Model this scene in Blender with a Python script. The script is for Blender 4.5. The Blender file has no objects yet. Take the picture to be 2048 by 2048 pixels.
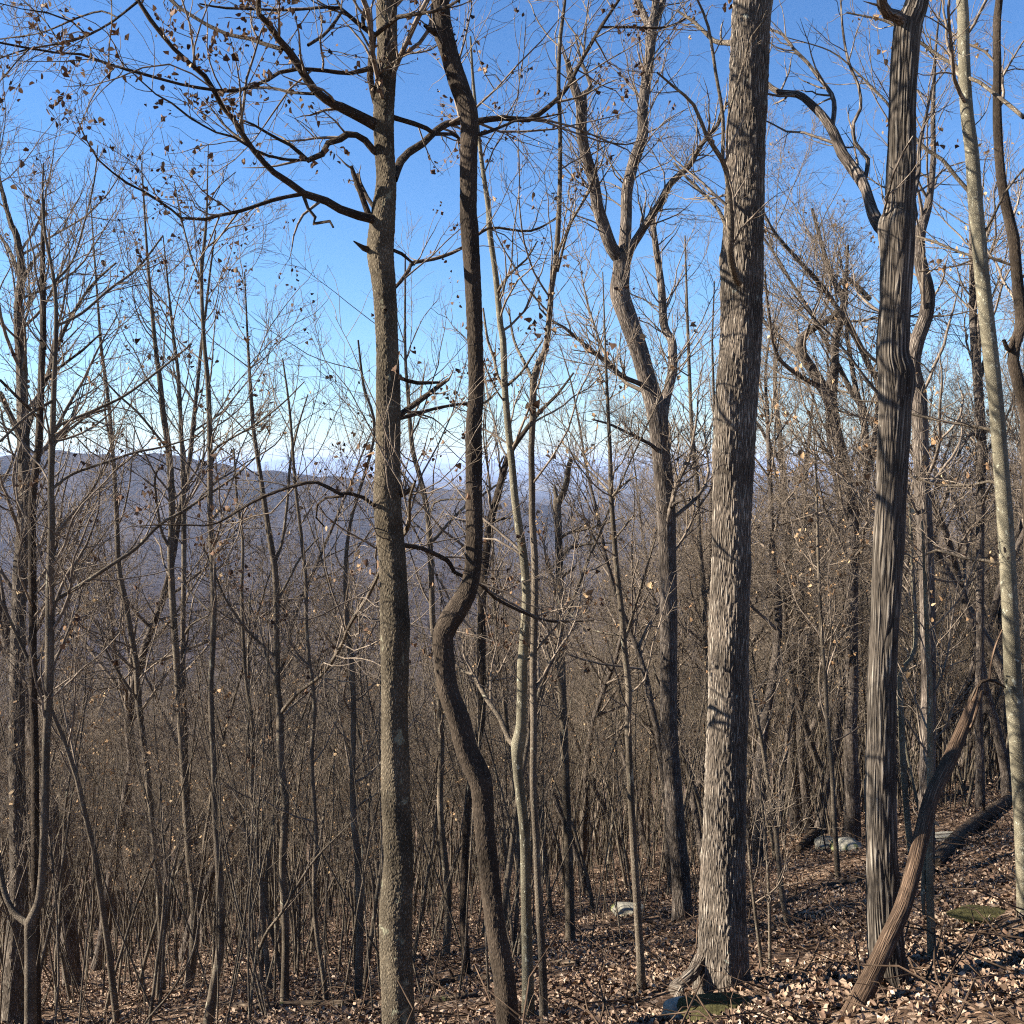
import bpy, math
import numpy as np
from mathutils import Vector, Matrix

rng = np.random.default_rng(11)
C = bpy.context.scene.collection
sc = bpy.context.scene

# ------------------------------------------------------------------ camera, sky, sun, exposure
F, HZ = 2010.0, 925.0                       # focal length and horizon row in photo pixels (2048 px frame)
PITCH = math.atan((1024 - HZ) / F)
cam = bpy.data.cameras.new("camera")
cam.sensor_width = 36.0
cam.lens = 36.0 * F / 2048.0
cam.clip_start, cam.clip_end = 0.05, 90000
camera = bpy.data.objects.new("camera", cam)
camera.rotation_euler = (math.pi / 2 - PITCH, 0, 0)
C.objects.link(camera)
sc.camera = camera

SUN_EL, SUN_AZ = 28.0, 270.5                # azimuth clockwise from straight ahead (+y)
w = bpy.data.worlds.new("World")
sc.world = w
w.use_nodes = True
nt = w.node_tree
sky = nt.nodes.new("ShaderNodeTexSky")
sky.sky_type = 'NISHITA'
sky.sun_disc = False
sky.sun_elevation = math.radians(SUN_EL)
sky.sun_rotation = math.radians(SUN_AZ)
sky.altitude = 300
sky.air_density = 1.0
sky.dust_density = 0.0
sky.ozone_density = 6.0
bg = nt.nodes["Background"]
hs = nt.nodes.new("ShaderNodeHueSaturation")
hs.inputs["Saturation"].default_value = 1.09
hs.inputs["Hue"].default_value = 0.503
nt.links.new(sky.outputs[0], hs.inputs["Color"])
nt.links.new(hs.outputs[0], bg.inputs[0])
bg.inputs[1].default_value = 0.055
sd = bpy.data.lights.new("sun", 'SUN')
sd.energy = 5.0
sd.angle = math.radians(0.5)
sd.color = (1.0, 0.93, 0.82)
sun = bpy.data.objects.new("sun", sd)
e, a = math.radians(SUN_EL), math.radians(SUN_AZ)
sun.rotation_euler = Vector((math.sin(a) * math.cos(e), math.cos(a) * math.cos(e), math.sin(e))).to_track_quat('Z', 'Y').to_euler()
C.objects.link(sun)
sc.view_settings.view_transform = 'Standard'
sc.view_settings.look = 'None'
sc.view_settings.gamma = 1.0
sc.view_settings.exposure = 1.95
sc.cycles.max_bounces = 5
sc.cycles.diffuse_bounces = 1
sc.cycles.use_denoising = False
sc.cycles.filter_width = 1.15
sc.cycles.glossy_bounces = 1
sc.cycles.transparent_max_bounces = 4
sc.cycles.volume_bounces = 0

# ------------------------------------------------------------------ helpers
def tag(o, label=None, cat=None, group=None, kind=None):
    if label: o["label"] = label
    if cat: o["category"] = cat
    if group: o["group"] = group
    if kind: o["kind"] = kind
    return o

def empty(name, loc, label=None, cat=None, group=None):
    o = bpy.data.objects.new(name, None)
    o.empty_display_size = 0.2
    o.location = loc
    C.objects.link(o)
    return tag(o, label, cat, group)

def mesh_obj(name, v, q, mat, parent=None, bark=None, tone=None, origin=None, smooth=True, link=True):
    """one mesh object out of arrays: v (n,3), q (m,4) quads or (m,3) triangles"""
    v = np.asarray(v, np.float32)
    if origin is None and parent is not None:
        origin = tuple(parent.location)
    if origin is not None:
        v = v - np.asarray(origin, np.float32)
    q = np.asarray(q, np.int32)
    me = bpy.data.meshes.new(name)
    m, k = q.shape
    me.vertices.add(len(v)); me.vertices.foreach_set("co", v.ravel())
    me.loops.add(m * k); me.loops.foreach_set("vertex_index", q.ravel())
    me.polygons.add(m)
    me.polygons.foreach_set("loop_start", np.arange(0, m * k, k, dtype=np.int32))
    me.polygons.foreach_set("loop_total", np.full(m, k, np.int32))
    if smooth:
        me.polygons.foreach_set("use_smooth", np.ones(m, bool))
    if bark is not None:
        at = me.attributes.new("bark", 'FLOAT_VECTOR', 'POINT')
        at.data.foreach_set("vector", np.asarray(bark, np.float32).ravel())
    if tone is not None:
        at = me.attributes.new("tone", 'FLOAT', 'POINT')
        at.data.foreach_set("value", np.asarray(tone, np.float32).ravel())
    me.materials.append(mat)
    me.update(calc_edges=True)
    me.validate()
    o = bpy.data.objects.new(name, me)
    if parent is not None:
        o.parent = parent
    elif origin is not None:
        o.location = origin
    if link:
        C.objects.link(o)
    return o

def norm(a):
    return a / np.maximum(np.linalg.norm(a, axis=-1, keepdims=True), 1e-9)

def tubes(P, R, S):
    """P (N,K,3), R (N,K) -> vertices, quads, bark coordinates (seamless round the stem, metres along it)"""
    P = np.asarray(P, float); R = np.asarray(R, float)
    N, K, _ = P.shape
    T = norm(np.gradient(P, axis=1))
    mt = norm(P[:, -1] - P[:, 0])
    ref = np.where((np.abs(mt[:, 2:3]) > 0.8), np.array([[0., 1., 0.]]), np.array([[0., 0., 1.]]))[:, None, :]
    U = norm(np.cross(T, ref)); V = np.cross(T, U)
    an = np.arange(S) * 2 * np.pi / S
    c, s = np.cos(an), np.sin(an)
    d = c[None, None, :, None] * U[:, :, None] + s[None, None, :, None] * V[:, :, None]
    v = P[:, :, None] + R[:, :, None, None] * d
    arc = np.concatenate([np.zeros((N, 1)), np.cumsum(np.linalg.norm(np.diff(P, axis=1), axis=2), axis=1)], 1)
    rr = np.maximum(R.max(1), 1e-4)
    off = rng.random((N, 3)) * 20
    b = np.empty((N, K, S, 3))
    b[..., 0] = c * rr[:, None, None] + off[:, 0, None, None]
    b[..., 1] = s * rr[:, None, None] + off[:, 1, None, None]
    b[..., 2] = arc[:, :, None] + off[:, 2, None, None]
    i = np.arange(N * K * S).reshape(N, K, S)
    j = np.roll(i, -1, axis=2)
    q = np.stack([i[:, :-1], j[:, :-1], j[:, 1:], i[:, 1:]], -1).reshape(-1, 4)
    return v.reshape(-1, 3), q, b.reshape(-1, 3)

def join(parts):
    vs, qs, bs, n = [], [], [], 0
    for v, q, b in parts:
        vs.append(v); qs.append(q + n); bs.append(b); n += len(v)
    return np.concatenate(vs), np.concatenate(qs), np.concatenate(bs)

def smooth_line(pts, step):
    """Catmull-Rom through pts (n, d), resampled at about step metres (first 3 columns are xyz)"""
    pts = np.asarray(pts, float)
    if len(pts) < 2: return pts
    p = np.vstack([2 * pts[0] - pts[1], pts, 2 * pts[-1] - pts[-2]])
    out = []
    for k in range(1, len(p) - 2):
        n = max(1, int(np.linalg.norm(p[k + 1, :3] - p[k, :3]) / step))
        t = (np.arange(n) / n)[:, None]
        out.append(0.5 * (2 * p[k] + (p[k + 1] - p[k - 1]) * t + (2 * p[k - 1] - 5 * p[k] + 4 * p[k + 1] - p[k + 2]) * t ** 2
                          + (3 * p[k] - p[k - 1] - 3 * p[k + 1] + p[k + 2]) * t ** 3))
    out.append(pts[-1:])
    return np.concatenate(out)

def resample(P, R, K):
    d = np.concatenate([[0], np.cumsum(np.linalg.norm(np.diff(P, axis=0), axis=1))])
    t = np.linspace(0, d[-1], K)
    return np.stack([np.interp(t, d, P[:, k]) for k in range(3)], 1), np.interp(t, d, R)

def spawn(P, R, n, t0, t1, ang, lr, K, wig, up, rr=0.55, rmin=0.002, rend=0.0012, lmax=9., lmin=0.05, tb=1.0, maxr=1.0, flat=None):
    """n child stems grown from the parent stems P (N,Kp,3)"""
    N, Kp, _ = P.shape
    L = np.linalg.norm(np.diff(P, axis=1), axis=2).sum(1)
    idx = rng.choice(N, n, p=L / L.sum())
    t = t0 + (t1 - t0) * rng.random(n) ** tb
    f = t * (Kp - 1); i0 = np.minimum(f.astype(int), Kp - 2); fr = (f - i0)[:, None]
    a_, b_ = P[idx, i0], P[idx, i0 + 1]
    pos = a_ + (b_ - a_) * fr
    T = norm(b_ - a_)
    r = R[idx, i0] * (1 - fr[:, 0]) + R[idx, i0 + 1] * fr[:, 0]
    w_ = rng.normal(size=(n, 3))
    if flat is not None: w_ *= np.array(flat)
    w_ = norm(w_ - (w_ * T).sum(1, keepdims=True) * T)
    an = np.radians(rng.normal(ang, ang * 0.22, n))[:, None]
    d = np.cos(an) * T + np.sin(an) * w_
    ln = np.clip(L[idx] * lr * (1.15 - 0.7 * t) * rng.uniform(0.55, 1.35, n), lmin, lmax)
    r0 = np.clip(r * rr * rng.uniform(0.7, 1.1, n), rmin, maxr)
    out = np.empty((n, K, 3)); out[:, 0] = pos
    for k in range(1, K):
        d = norm(d + wig * rng.normal(size=(n, 3)) + np.array([0, 0, up]))
        out[:, k] = out[:, k - 1] + d * (ln / (K - 1))[:, None]
    s = np.linspace(0, 1, K)[None]
    return out, r0[:, None] * (1 - s) ** 0.8 + rend * s

def leaf_faces(pos, size, tilt=None, fold=0.5):
    """small folded, curled leaves: 6 vertices, 2 quads each; tilt None = any direction, else radians off level"""
    n = len(pos)
    base = np.array([[0, 0, 0], [.36, .30, 0], [.30, .72, 0], [0, 1.05, 0], [-.30, .72, 0], [-.36, .30, 0]])
    v = np.repeat(base[None], n, 0)
    v[:, 1:3, 0] *= rng.uniform(.6, 1.25, (n, 1)); v[:, 4:6, 0] *= rng.uniform(.6, 1.25, (n, 1))
    v[:, :, :2] += rng.normal(size=(n, 6, 2)) * 0.06
    v[:, :, 2] = np.abs(v[:, :, 0]) * rng.uniform(-.2, 1.6, (n, 1)) * fold * 2 - (v[:, :, 1] - .5) ** 2 * rng.uniform(-.8, 1.2, (n, 1)) * fold
    v[:, :, 1] -= .5
    v *= (size * rng.uniform(.6, 1.3, n))[:, None, None]
    yaw = rng.random(n) * 2 * np.pi
    if tilt is None:
        nz = norm(rng.normal(size=(n, 3)))
    else:
        tl = np.abs(rng.normal(0, tilt, n)); az = rng.random(n) * 2 * np.pi
        nz = np.stack([np.sin(tl) * np.cos(az), np.sin(tl) * np.sin(az), np.cos(tl)], 1)
    h = np.stack([np.cos(yaw), np.sin(yaw), np.zeros(n)], 1)
    x = norm(h - (h * nz).sum(1, keepdims=True) * nz); y = np.cross(nz, x)
    vv = v[:, :, 0:1] * x[:, None] + v[:, :, 1:2] * y[:, None] + v[:, :, 2:3] * nz[:, None] + pos[:, None]
    i = np.arange(n * 6).reshape(n, 6)
    q = np.concatenate([i[:, [0, 1, 2, 3]], i[:, [0, 3, 4, 5]]])
    tone = np.repeat(rng.random(n), 6)
    return vv.reshape(-1, 3), q, tone

# ------------------------------------------------------------------ materials
def new_mat(name, rough=0.9, spec=0.15):
    m = bpy.data.materials.new(name); m.use_nodes = True
    b = m.node_tree.nodes["Principled BSDF"]
    b.inputs["Roughness"].default_value = rough
    b.inputs["Specular IOR Level"].default_value = spec
    return m, m.node_tree.nodes, m.node_tree.links, b

def ramp(N, stops, interp='LINEAR'):
    r = N.new("ShaderNodeValToRGB"); r.color_ramp.interpolation = interp
    el = r.color_ramp.elements
    while len(el) > 1: el.remove(el[-1])
    el[0].position = stops[0][0]; el[0].color = (*stops[0][1], 1)
    for p, c in stops[1:]:
        x = el.new(p); x.color = (*c, 1)
    return r

def noise(N, Lk, vec, scale, detail=4, rough=0.55, dist=0.0, sc3=None):
    if sc3 is not None:
        mp = N.new("ShaderNodeMapping"); mp.inputs["Scale"].default_value = sc3
        Lk.new(vec, mp.inputs["Vector"]); vec = mp.outputs[0]
    n = N.new("ShaderNodeTexNoise")
    n.inputs["Scale"].default_value = scale; n.inputs["Detail"].default_value = detail
    n.inputs["Roughness"].default_value = rough; n.inputs["Distortion"].default_value = dist
    Lk.new(vec, n.inputs["Vector"])
    return n.outputs["Fac"]

def mix(N, Lk, fac, c1, c2, mode='MIX'):
    m = N.new("ShaderNodeMix"); m.data_type = 'RGBA'; m.blend_type = mode
    for s, v in ((m.inputs[0], fac), (m.inputs[6], c1), (m.inputs[7], c2)):
        if isinstance(v, tuple): s.default_value = (*v, 1)
        elif isinstance(v, (int, float)): s.default_value = v
        else: Lk.new(v, s)
    return m.outputs[2]

def bark_mat(name, dark, mid, light, cell=0.02, stretch=6.0, height=0.012, patch=None, disp=False, warp=1.2):
    """ridged bark: vertical cracks from a stretched noise, fine grain, optional lichen patches"""
    m, N, Lk, b = new_mat(name, 0.92, 0.1)
    at = N.new("ShaderNodeAttribute"); at.attribute_name = "bark"; vec = at.outputs["Vector"]
    wn = N.new("ShaderNodeTexNoise"); wn.inputs["Scale"].default_value = 0.45 / cell; wn.inputs["Detail"].default_value = 2
    mp0 = N.new("ShaderNodeMapping"); mp0.inputs["Scale"].default_value = (1, 1, 1.6 / stretch)
    Lk.new(vec, mp0.inputs["Vector"]); Lk.new(mp0.outputs[0], wn.inputs["Vector"])
    wv = N.new("ShaderNodeVectorMath"); wv.operation = 'MULTIPLY_ADD'
    Lk.new(wn.outputs["Color"], wv.inputs[0]); wv.inputs[1].default_value = (warp * cell, warp * cell, warp * cell * stretch); Lk.new(vec, wv.inputs[2])
    mp = N.new("ShaderNodeMapping"); mp.inputs["Scale"].default_value = (1 / cell, 1 / cell, 1 / (cell * stretch)); Lk.new(wv.outputs[0], mp.inputs["Vector"])
    vo = N.new("ShaderNodeTexVoronoi"); vo.feature = 'DISTANCE_TO_EDGE'; vo.inputs["Scale"].default_value = 1.0; Lk.new(mp.outputs[0], vo.inputs["Vector"])
    rr = ramp(N, [(0.0, (0, 0, 0)), (0.10, (.35, .35, .35)), (0.34, (1, 1, 1))]); Lk.new(vo.outputs["Distance"], rr.inputs[0])
    fine = noise(N, Lk, vec, 1.6 / cell, 4, 0.65, 0.4, (1, 1, 1 / (stretch * 0.5)))
    big = noise(N, Lk, vec, 2.2, 3, 0.6, 0.3)
    ad = N.new("ShaderNodeMath"); ad.operation = 'MULTIPLY_ADD'
    Lk.new(fine, ad.inputs[0]); ad.inputs[1].default_value = 0.7; Lk.new(rr.outputs[0], ad.inputs[2])
    hgt = ad.outputs[0]
    cr = ramp(N, [(0.3, dark), (0.75, mid), (1.25 / 1.7, mid), (0.98, light)])
    ml = N.new("ShaderNodeMath"); ml.operation = 'MULTIPLY'; Lk.new(hgt, ml.inputs[0]); ml.inputs[1].default_value = 1 / 1.7
    cr.color_ramp.elements[0].position = 0.10; cr.color_ramp.elements[1].position = 0.42
    cr.color_ramp.elements[2].position = 0.62; cr.color_ramp.elements[3].position = 0.92
    Lk.new(ml.outputs[0], cr.inputs[0])
    br = ramp(N, [(0.3, (.45, .44, .42)), (0.7, (1.35, 1.33, 1.28))]); Lk.new(big, br.inputs[0])
    col = mix(N, Lk, 1.0, cr.outputs[0], br.outputs[0], 'MULTIPLY')
    if patch:
        pcol, psc, pth = patch
        pn = noise(N, Lk, vec, psc, 5, 0.62, 0.6)
        pr = ramp(N, [(pth, (0, 0, 0)), (pth + 0.07, (1, 1, 1))]); Lk.new(pn, pr.inputs[0])
        col = mix(N, Lk, pr.outputs[0], col, pcol)
    Lk.new(col, b.inputs["Base Color"])
    if disp:
        dn = N.new("ShaderNodeDisplacement"); dn.inputs["Midlevel"].default_value = 0.8; dn.inputs["Scale"].default_value = height
        Lk.new(hgt, dn.inputs["Height"]); Lk.new(dn.outputs[0], N["Material Output"].inputs["Displacement"])
        m.displacement_method = 'BOTH'
    else:
        bp = N.new("ShaderNodeBump"); bp.inputs["Distance"].default_value = height; bp.inputs["Strength"].default_value = 0.9
        Lk.new(hgt, bp.inputs["Height"]); Lk.new(bp.outputs[0], b.inputs["Normal"])
    return m

def tone_mat(name, stops, rough=0.85, sss=0.0):
    m, N, Lk, b = new_mat(name, rough, 0.2)
    at = N.new("ShaderNodeAttribute"); at.attribute_name = "tone"
    r = ramp(N, stops); Lk.new(at.outputs["Fac"], r.inputs[0]); Lk.new(r.outputs[0], b.inputs["Base Color"])
    if sss:
        tr = N.new("ShaderNodeBsdfTranslucent"); Lk.new(r.outputs[0], tr.inputs[0])
        mx = N.new("ShaderNodeMixShader"); mx.inputs[0].default_value = sss
        Lk.new(b.outputs[0], mx.inputs[1]); Lk.new(tr.outputs[0], mx.inputs[2])
        Lk.new(mx.outputs[0], N["Material Output"].inputs["Surface"])
    return m

M_ridged = bark_mat("ridged_bark", (.012, .010, .008), (.13, .105, .083), (.38, .335, .275), 0.021, 7.0, 0.011, ((.30, .31, .25), 9, .66), True, 1.5)
M_fine = bark_mat("fine_bark", (.022, .017, .012), (.10, .08, .055), (.25, .21, .15), 0.013, 2.8, 0.005, ((.22, .21, .14), 7, .62), True, 1.1)
M_dark = bark_mat("dark_bark", (.014, .011, .008), (.055, .041, .03), (.13, .10, .073), 0.013, 4.0, 0.004, None, True, 1.0)
M_shag = bark_mat("shaggy_bark", (.008, .006, .005), (.085, .07, .056), (.29, .255, .21), 0.032, 12.0, 0.010, ((.30, .28, .22), 12, .70), True, 0.9)
M_plate = bark_mat("plated_bark", (.012, .010, .008), (.125, .10, .082), (.34, .295, .24), 0.030, 6.0, 0.012, None, False, 1.2)
M_lichen = bark_mat("lichen_bark", (.06, .05, .04), (.17, .15, .105), (.30, .27, .19), 0.014, 1.1, 0.003, ((.40, .38, .28), 16, .60), False, 0.8)
M_sap = bark_mat("sapling_bark", (.03, .023, .017), (.13, .104, .077), (.33, .28, .215), 0.012, 2.5, 0.003, ((.27, .25, .18), 8, .62), False, .8)
M_twig = bark_mat("twig_bark", (.06, .047, .036), (.19, .15, .115), (.36, .305, .245), 0.02, 4.0, 0.001)
M_dead = bark_mat("dead_wood", (.018, .012, .009), (.10, .065, .043), (.22, .155, .105), 0.016, 14.0, 0.006, None, False, 0.9)
M_rot = bark_mat("rotten_wood", (.015, .011, .009), (.07, .05, .035), (.18, .14, .10), 0.03, 8.0, 0.010, ((.10, .11, .045), 6, .64))
M_leaf = tone_mat("hanging_leaf", [(0, (.04, .02, .012)), (.5, (.10, .052, .028)), (.85, (.17, .10, .055)), (1, (.3, .2, .11))], 0.8, 0.12)
M_tan = tone_mat("tan_leaf", [(0, (.18, .10, .05)), (.5, (.30, .185, .095)), (1, (.42, .30, .17))], 0.85, 0.15)
M_litter = tone_mat("litter_leaf", [(0, (.05, .03, .02)), (.3, (.15, .09, .058)), (.7, (.27, .185, .122)), (.92, (.34, .25, .175)), (1, (.41, .32, .235))], 0.85, 0.0)

def rock_mat():
    m, N, Lk, b = new_mat("lichened_rock", 0.9)
    tc = N.new("ShaderNodeTexCoord"); vec = tc.outputs["Object"]
    n1 = noise(N, Lk, vec, 6, 6, 0.65); n2 = noise(N, Lk, vec, 3.1, 4, 0.6, 0.5)
    r1 = ramp(N, [(.3, (.14, .125, .095)), (.55, (.3, .275, .215)), (.8, (.45, .42, .33))]); Lk.new(n1, r1.inputs[0])
    r2 = ramp(N, [(.52, (0, 0, 0)), (.6, (1, 1, 1))]); Lk.new(n2, r2.inputs[0])
    Lk.new(mix(N, Lk, r2.outputs[0], r1.outputs[0], (.16, .17, .06)), b.inputs["Base Color"])
    bp = N.new("ShaderNodeBump"); bp.inputs["Distance"].default_value = 0.04; Lk.new(n1, bp.inputs["Height"]); Lk.new(bp.outputs[0], b.inputs["Normal"])
    return m
M_rock = rock_mat()

def moss_mat():
    m, N, Lk, b = new_mat("moss", 1.0, 0.05)
    tc = N.new("ShaderNodeTexCoord"); vec = tc.outputs["Object"]
    n1 = noise(N, Lk, vec, 26, 6, 0.7); r1 = ramp(N, [(.3, (.025, .022, .010)), (.7, (.095, .085, .035))]); Lk.new(n1, r1.inputs[0])
    Lk.new(r1.outputs[0], b.inputs["Base Color"])
    bp = N.new("ShaderNodeBump"); bp.inputs["Distance"].default_value = 0.03; Lk.new(n1, bp.inputs["Height"]); Lk.new(bp.outputs[0], b.inputs["Normal"])
    return m
M_moss = moss_mat()

def ground_mat():
    m, N, Lk, b = new_mat("leafy_ground", 0.95, 0.1)
    tc = N.new("ShaderNodeTexCoord"); vec = tc.outputs["Object"]
    vo = N.new("ShaderNodeTexVoronoi"); vo.inputs["Scale"].default_value = 17; Lk.new(vec, vo.inputs["Vector"])
    sp = N.new("ShaderNodeSeparateColor"); Lk.new(vo.outputs["Color"], sp.inputs[0])
    r = ramp(N, [(0, (.035, .022, .015)), (.4, (.11, .07, .045)), (.75, (.22, .15, .10)), (1, (.36, .27, .2))]); Lk.new(sp.outputs[0], r.inputs[0])
    big = noise(N, Lk, vec, 0.9, 4, 0.6); br = ramp(N, [(.3, (.55, .52, .5)), (.7, (1.15, 1.1, 1.05))]); Lk.new(big, br.inputs[0])
    Lk.new(mix(N, Lk, 1.0, r.outputs[0], br.outputs[0], 'MULTIPLY'), b.inputs["Base Color"])
    n2 = noise(N, Lk, vec, 30, 5, 0.7)
    bp = N.new("ShaderNodeBump"); bp.inputs["Distance"].default_value = 0.05; Lk.new(n2, bp.inputs["Height"]); Lk.new(bp.outputs[0], b.inputs["Normal"])
    return m

def hills_mat():
    m, N, Lk, b = new_mat("winter_woodland", 1.0, 0.0)
    tc = N.new("ShaderNodeTexCoord"); vec = tc.outputs["Object"]
    n1 = noise(N, Lk, vec, 0.10, 5, 0.7); n2 = noise(N, Lk, vec, 0.006, 5, 0.6, 0.3); n3 = noise(N, Lk, vec, 0.0011, 3, 0.5, 0.6)
    r1 = ramp(N, [(.35, (.022, .019, .02)), (.55, (.068, .057, .056)), (.72, (.13, .11, .10))]); Lk.new(n1, r1.inputs[0])
    r2 = ramp(N, [(.35, (.75, .72, .8)), (.6, (1.1, 1.05, 1.0))]); Lk.new(n2, r2.inputs[0])
    col = mix(N, Lk, 1.0, r1.outputs[0], r2.outputs[0], 'MULTIPLY')
    r3 = ramp(N, [(.60, (0, 0, 0)), (.63, (.7, .7, .7))]); Lk.new(n3, r3.inputs[0])
    sx = N.new("ShaderNodeSeparateXYZ"); Lk.new(vec, sx.inputs[0])
    mr = N.new("ShaderNodeMapRange"); mr.inputs[1].default_value = 4200; mr.inputs[2].default_value = 6500; Lk.new(sx.outputs[1], mr.inputs[0])
    mu = N.new("ShaderNodeMath"); mu.operation = 'MULTIPLY'; Lk.new(r3.outputs[0], mu.inputs[0]); Lk.new(mr.outputs[0], mu.inputs[1])
    col = mix(N, Lk, mu.outputs[0], col, (.19, .165, .11))
    Lk.new(col, b.inputs["Base Color"])
    bp = N.new("ShaderNodeBump"); bp.inputs["Distance"].default_value = 9; bp.inputs["Strength"].default_value = 1.0
    Lk.new(n1, bp.inputs["Height"]); Lk.new(bp.outputs[0], b.inputs["Normal"])
    return m

# ------------------------------------------------------------------ the ground and the hills
A_, B_ = 0.38, 0.156
GY = np.array([-60, -3, 0, 30, 60, 90, 130, 200, 400, 800, 1500, 3000, 6000, 12000, 60000], float)
GZ = np.array([8., 0., 0, -A_ * 30, -A_ * 60, -33, -44, -60, -88, -112, -142, -172, -186, -190, -190], float) - 1.6
def ground(x, y):
    x = np.asarray(x, float); y = np.asarray(y, float)
    z = np.interp(y, GY, GZ)
    z = z + B_ * 45 * np.tanh(x / 45) * np.exp(-np.maximum(y - 60, 0) / 200)
    near = np.exp(-np.maximum(y, 0) / 60)
    xr = np.maximum(x - 2, 0)
    z = z + .021 * xr ** 2 / (1 + (xr / 9) ** 2) * np.exp(-np.maximum(y - 40, 0) / 60) * np.clip((y - 3) / 6, 0, 1)
    z = z + near * (0.07 * np.sin(x * 1.7 + y * .6) + 0.06 * np.sin(y * 1.3 - x * .8 + 1) + .03 * np.sin(x * 4.1 + 2 * np.sin(y * 2.3)))
    far = 1 - np.exp(-np.maximum(y - 150, 0) / 900)
    z = z + far * (9 * np.sin(x * .0041 + y * .0017) + 7 * np.sin(x * .0093 - y * .0061 + 2) + 5 * np.sin(y * .013 + 2 * np.sin(x * .006)))
    # wooded ridge across the valley on the left
    px = x / np.maximum(y, 1) * F + 1024
    crest = np.interp(x * 2200 / np.maximum(2200, 1), np.array([-2600, -1750, -1121, -1010, -890, -790, -710, -620, -560, -470, -300, -100, 150, 400]),
                      np.array([-10, 26, 6, 27, 13, 19, 9, -7, -15, -24, -40, -66, -105, -170]))
    crest = crest + 2.5 * np.sin(x * .047) + 1.5 * np.sin(x * .11 + 1)
    g = np.exp(-((y - 2200 + 60 * np.sin(x * .009) + 35 * np.sin(x * .023 + 2)) / 420.) ** 2)
    z = np.where(g > 1e-3, np.maximum(z, z + (crest - z) * g), z)
    # spur on the right
    sp = 92 * np.exp(-((x - 215) / 62.) ** 2 - ((y - 330) / 110.) ** 2)
    z = z + sp
    # faint far ranges
    fr = np.exp(-((y - 26000) / 2500.) ** 2) * (205 + 40 * np.sin(x * .0009) + 35 * np.sin(x * .0023 + 1) + 70 * np.exp(-((x + 5200) / 900.) ** 2))
    return z + fr

def sheet(name, rows, us, mat, label):
    yy, uu = np.meshgrid(rows, us, indexing='ij')
    xx = uu * (np.maximum(yy, -20) + 45)
    v = np.stack([xx, yy, ground(xx, yy)], -1)
    n, m = v.shape[:2]
    i = np.arange(n * m).reshape(n, m)
    q = np.stack([i[:-1, :-1], i[:-1, 1:], i[1:, 1:], i[1:, :-1]], -1).reshape(-1, 4)
    o = mesh_obj(name, v.reshape(-1, 3), q, mat)
    return tag(o, label, None, None, "structure")
us = np.linspace(-1.5, 1.5, 420)
SPLIT = 260.0
sheet("ground", np.concatenate([np.linspace(-40, 4, 40), np.linspace(4.1, 30, 220), np.geomspace(30.3, SPLIT, 110)]), us, ground_mat(), "steep slope covered in fallen leaves")
sheet("hills", np.geomspace(SPLIT, 42000, 300), us, hills_mat(), "bare wooded hills and valley fading to blue")

def PX(px, py, Y):
    """the world point seen at photo pixel (px, py) at depth Y"""
    cp, sp = math.cos(PITCH), math.sin(PITCH)
    dx, du = (px - 1024) / F, -(py - 1024) / F
    d = np.array([dx, cp + du * sp, -sp + du * cp])
    return d * (Y / d[1])

def hit(px, py):
    """where the sight line of a photo pixel meets the ground"""
    prev = 2.0
    for Y in np.arange(2.0, 160, 0.1):
        p = PX(px, py, Y)
        if p[2] < float(ground(p[0], p[1])): break
        prev = Y
    lo, hi = prev, Y
    for _ in range(18):
        mid = (lo + hi) / 2; p = PX(px, py, mid)
        if p[2] < float(ground(p[0], p[1])): hi = mid
        else: lo = mid
    return PX(px, py, (lo + hi) / 2)

# crops of the photograph used when reading off shapes: origin in photo pixels, 700 px shown as 1932
CR = dict(A=(0, 0), B=(680, 0), C=(1348, 0), D=(0, 680), E=(680, 680), Q=(1348, 680), G=(0, 1348), H=(680, 1348), I=(1348, 1348))
KS = 700 / 1932.
def parse(s):
    out, o = [], None
    for t in s.split():
        if len(t) == 1: o = CR[t]; continue
        x, y, wd = map(float, t.split(','))
        out.append((o[0] + x * KS, o[1] + y * KS, wd * KS))
    return np.array(out)

def line3(s, Y, dY=0.0, lag=0.0):
    """traced stem -> (n,4) xyz + radius; depth runs from Y to Y+dY"""
    p = parse(s); n = len(p); out = []
    for k, (x, y, wd) in enumerate(p):
        t = k / max(1, n - 1)
        yy = Y + dY * t
        q = PX(x, y, yy)
        out.append((*q, wd * yy / F / 2))
    return np.array(out)

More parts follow.
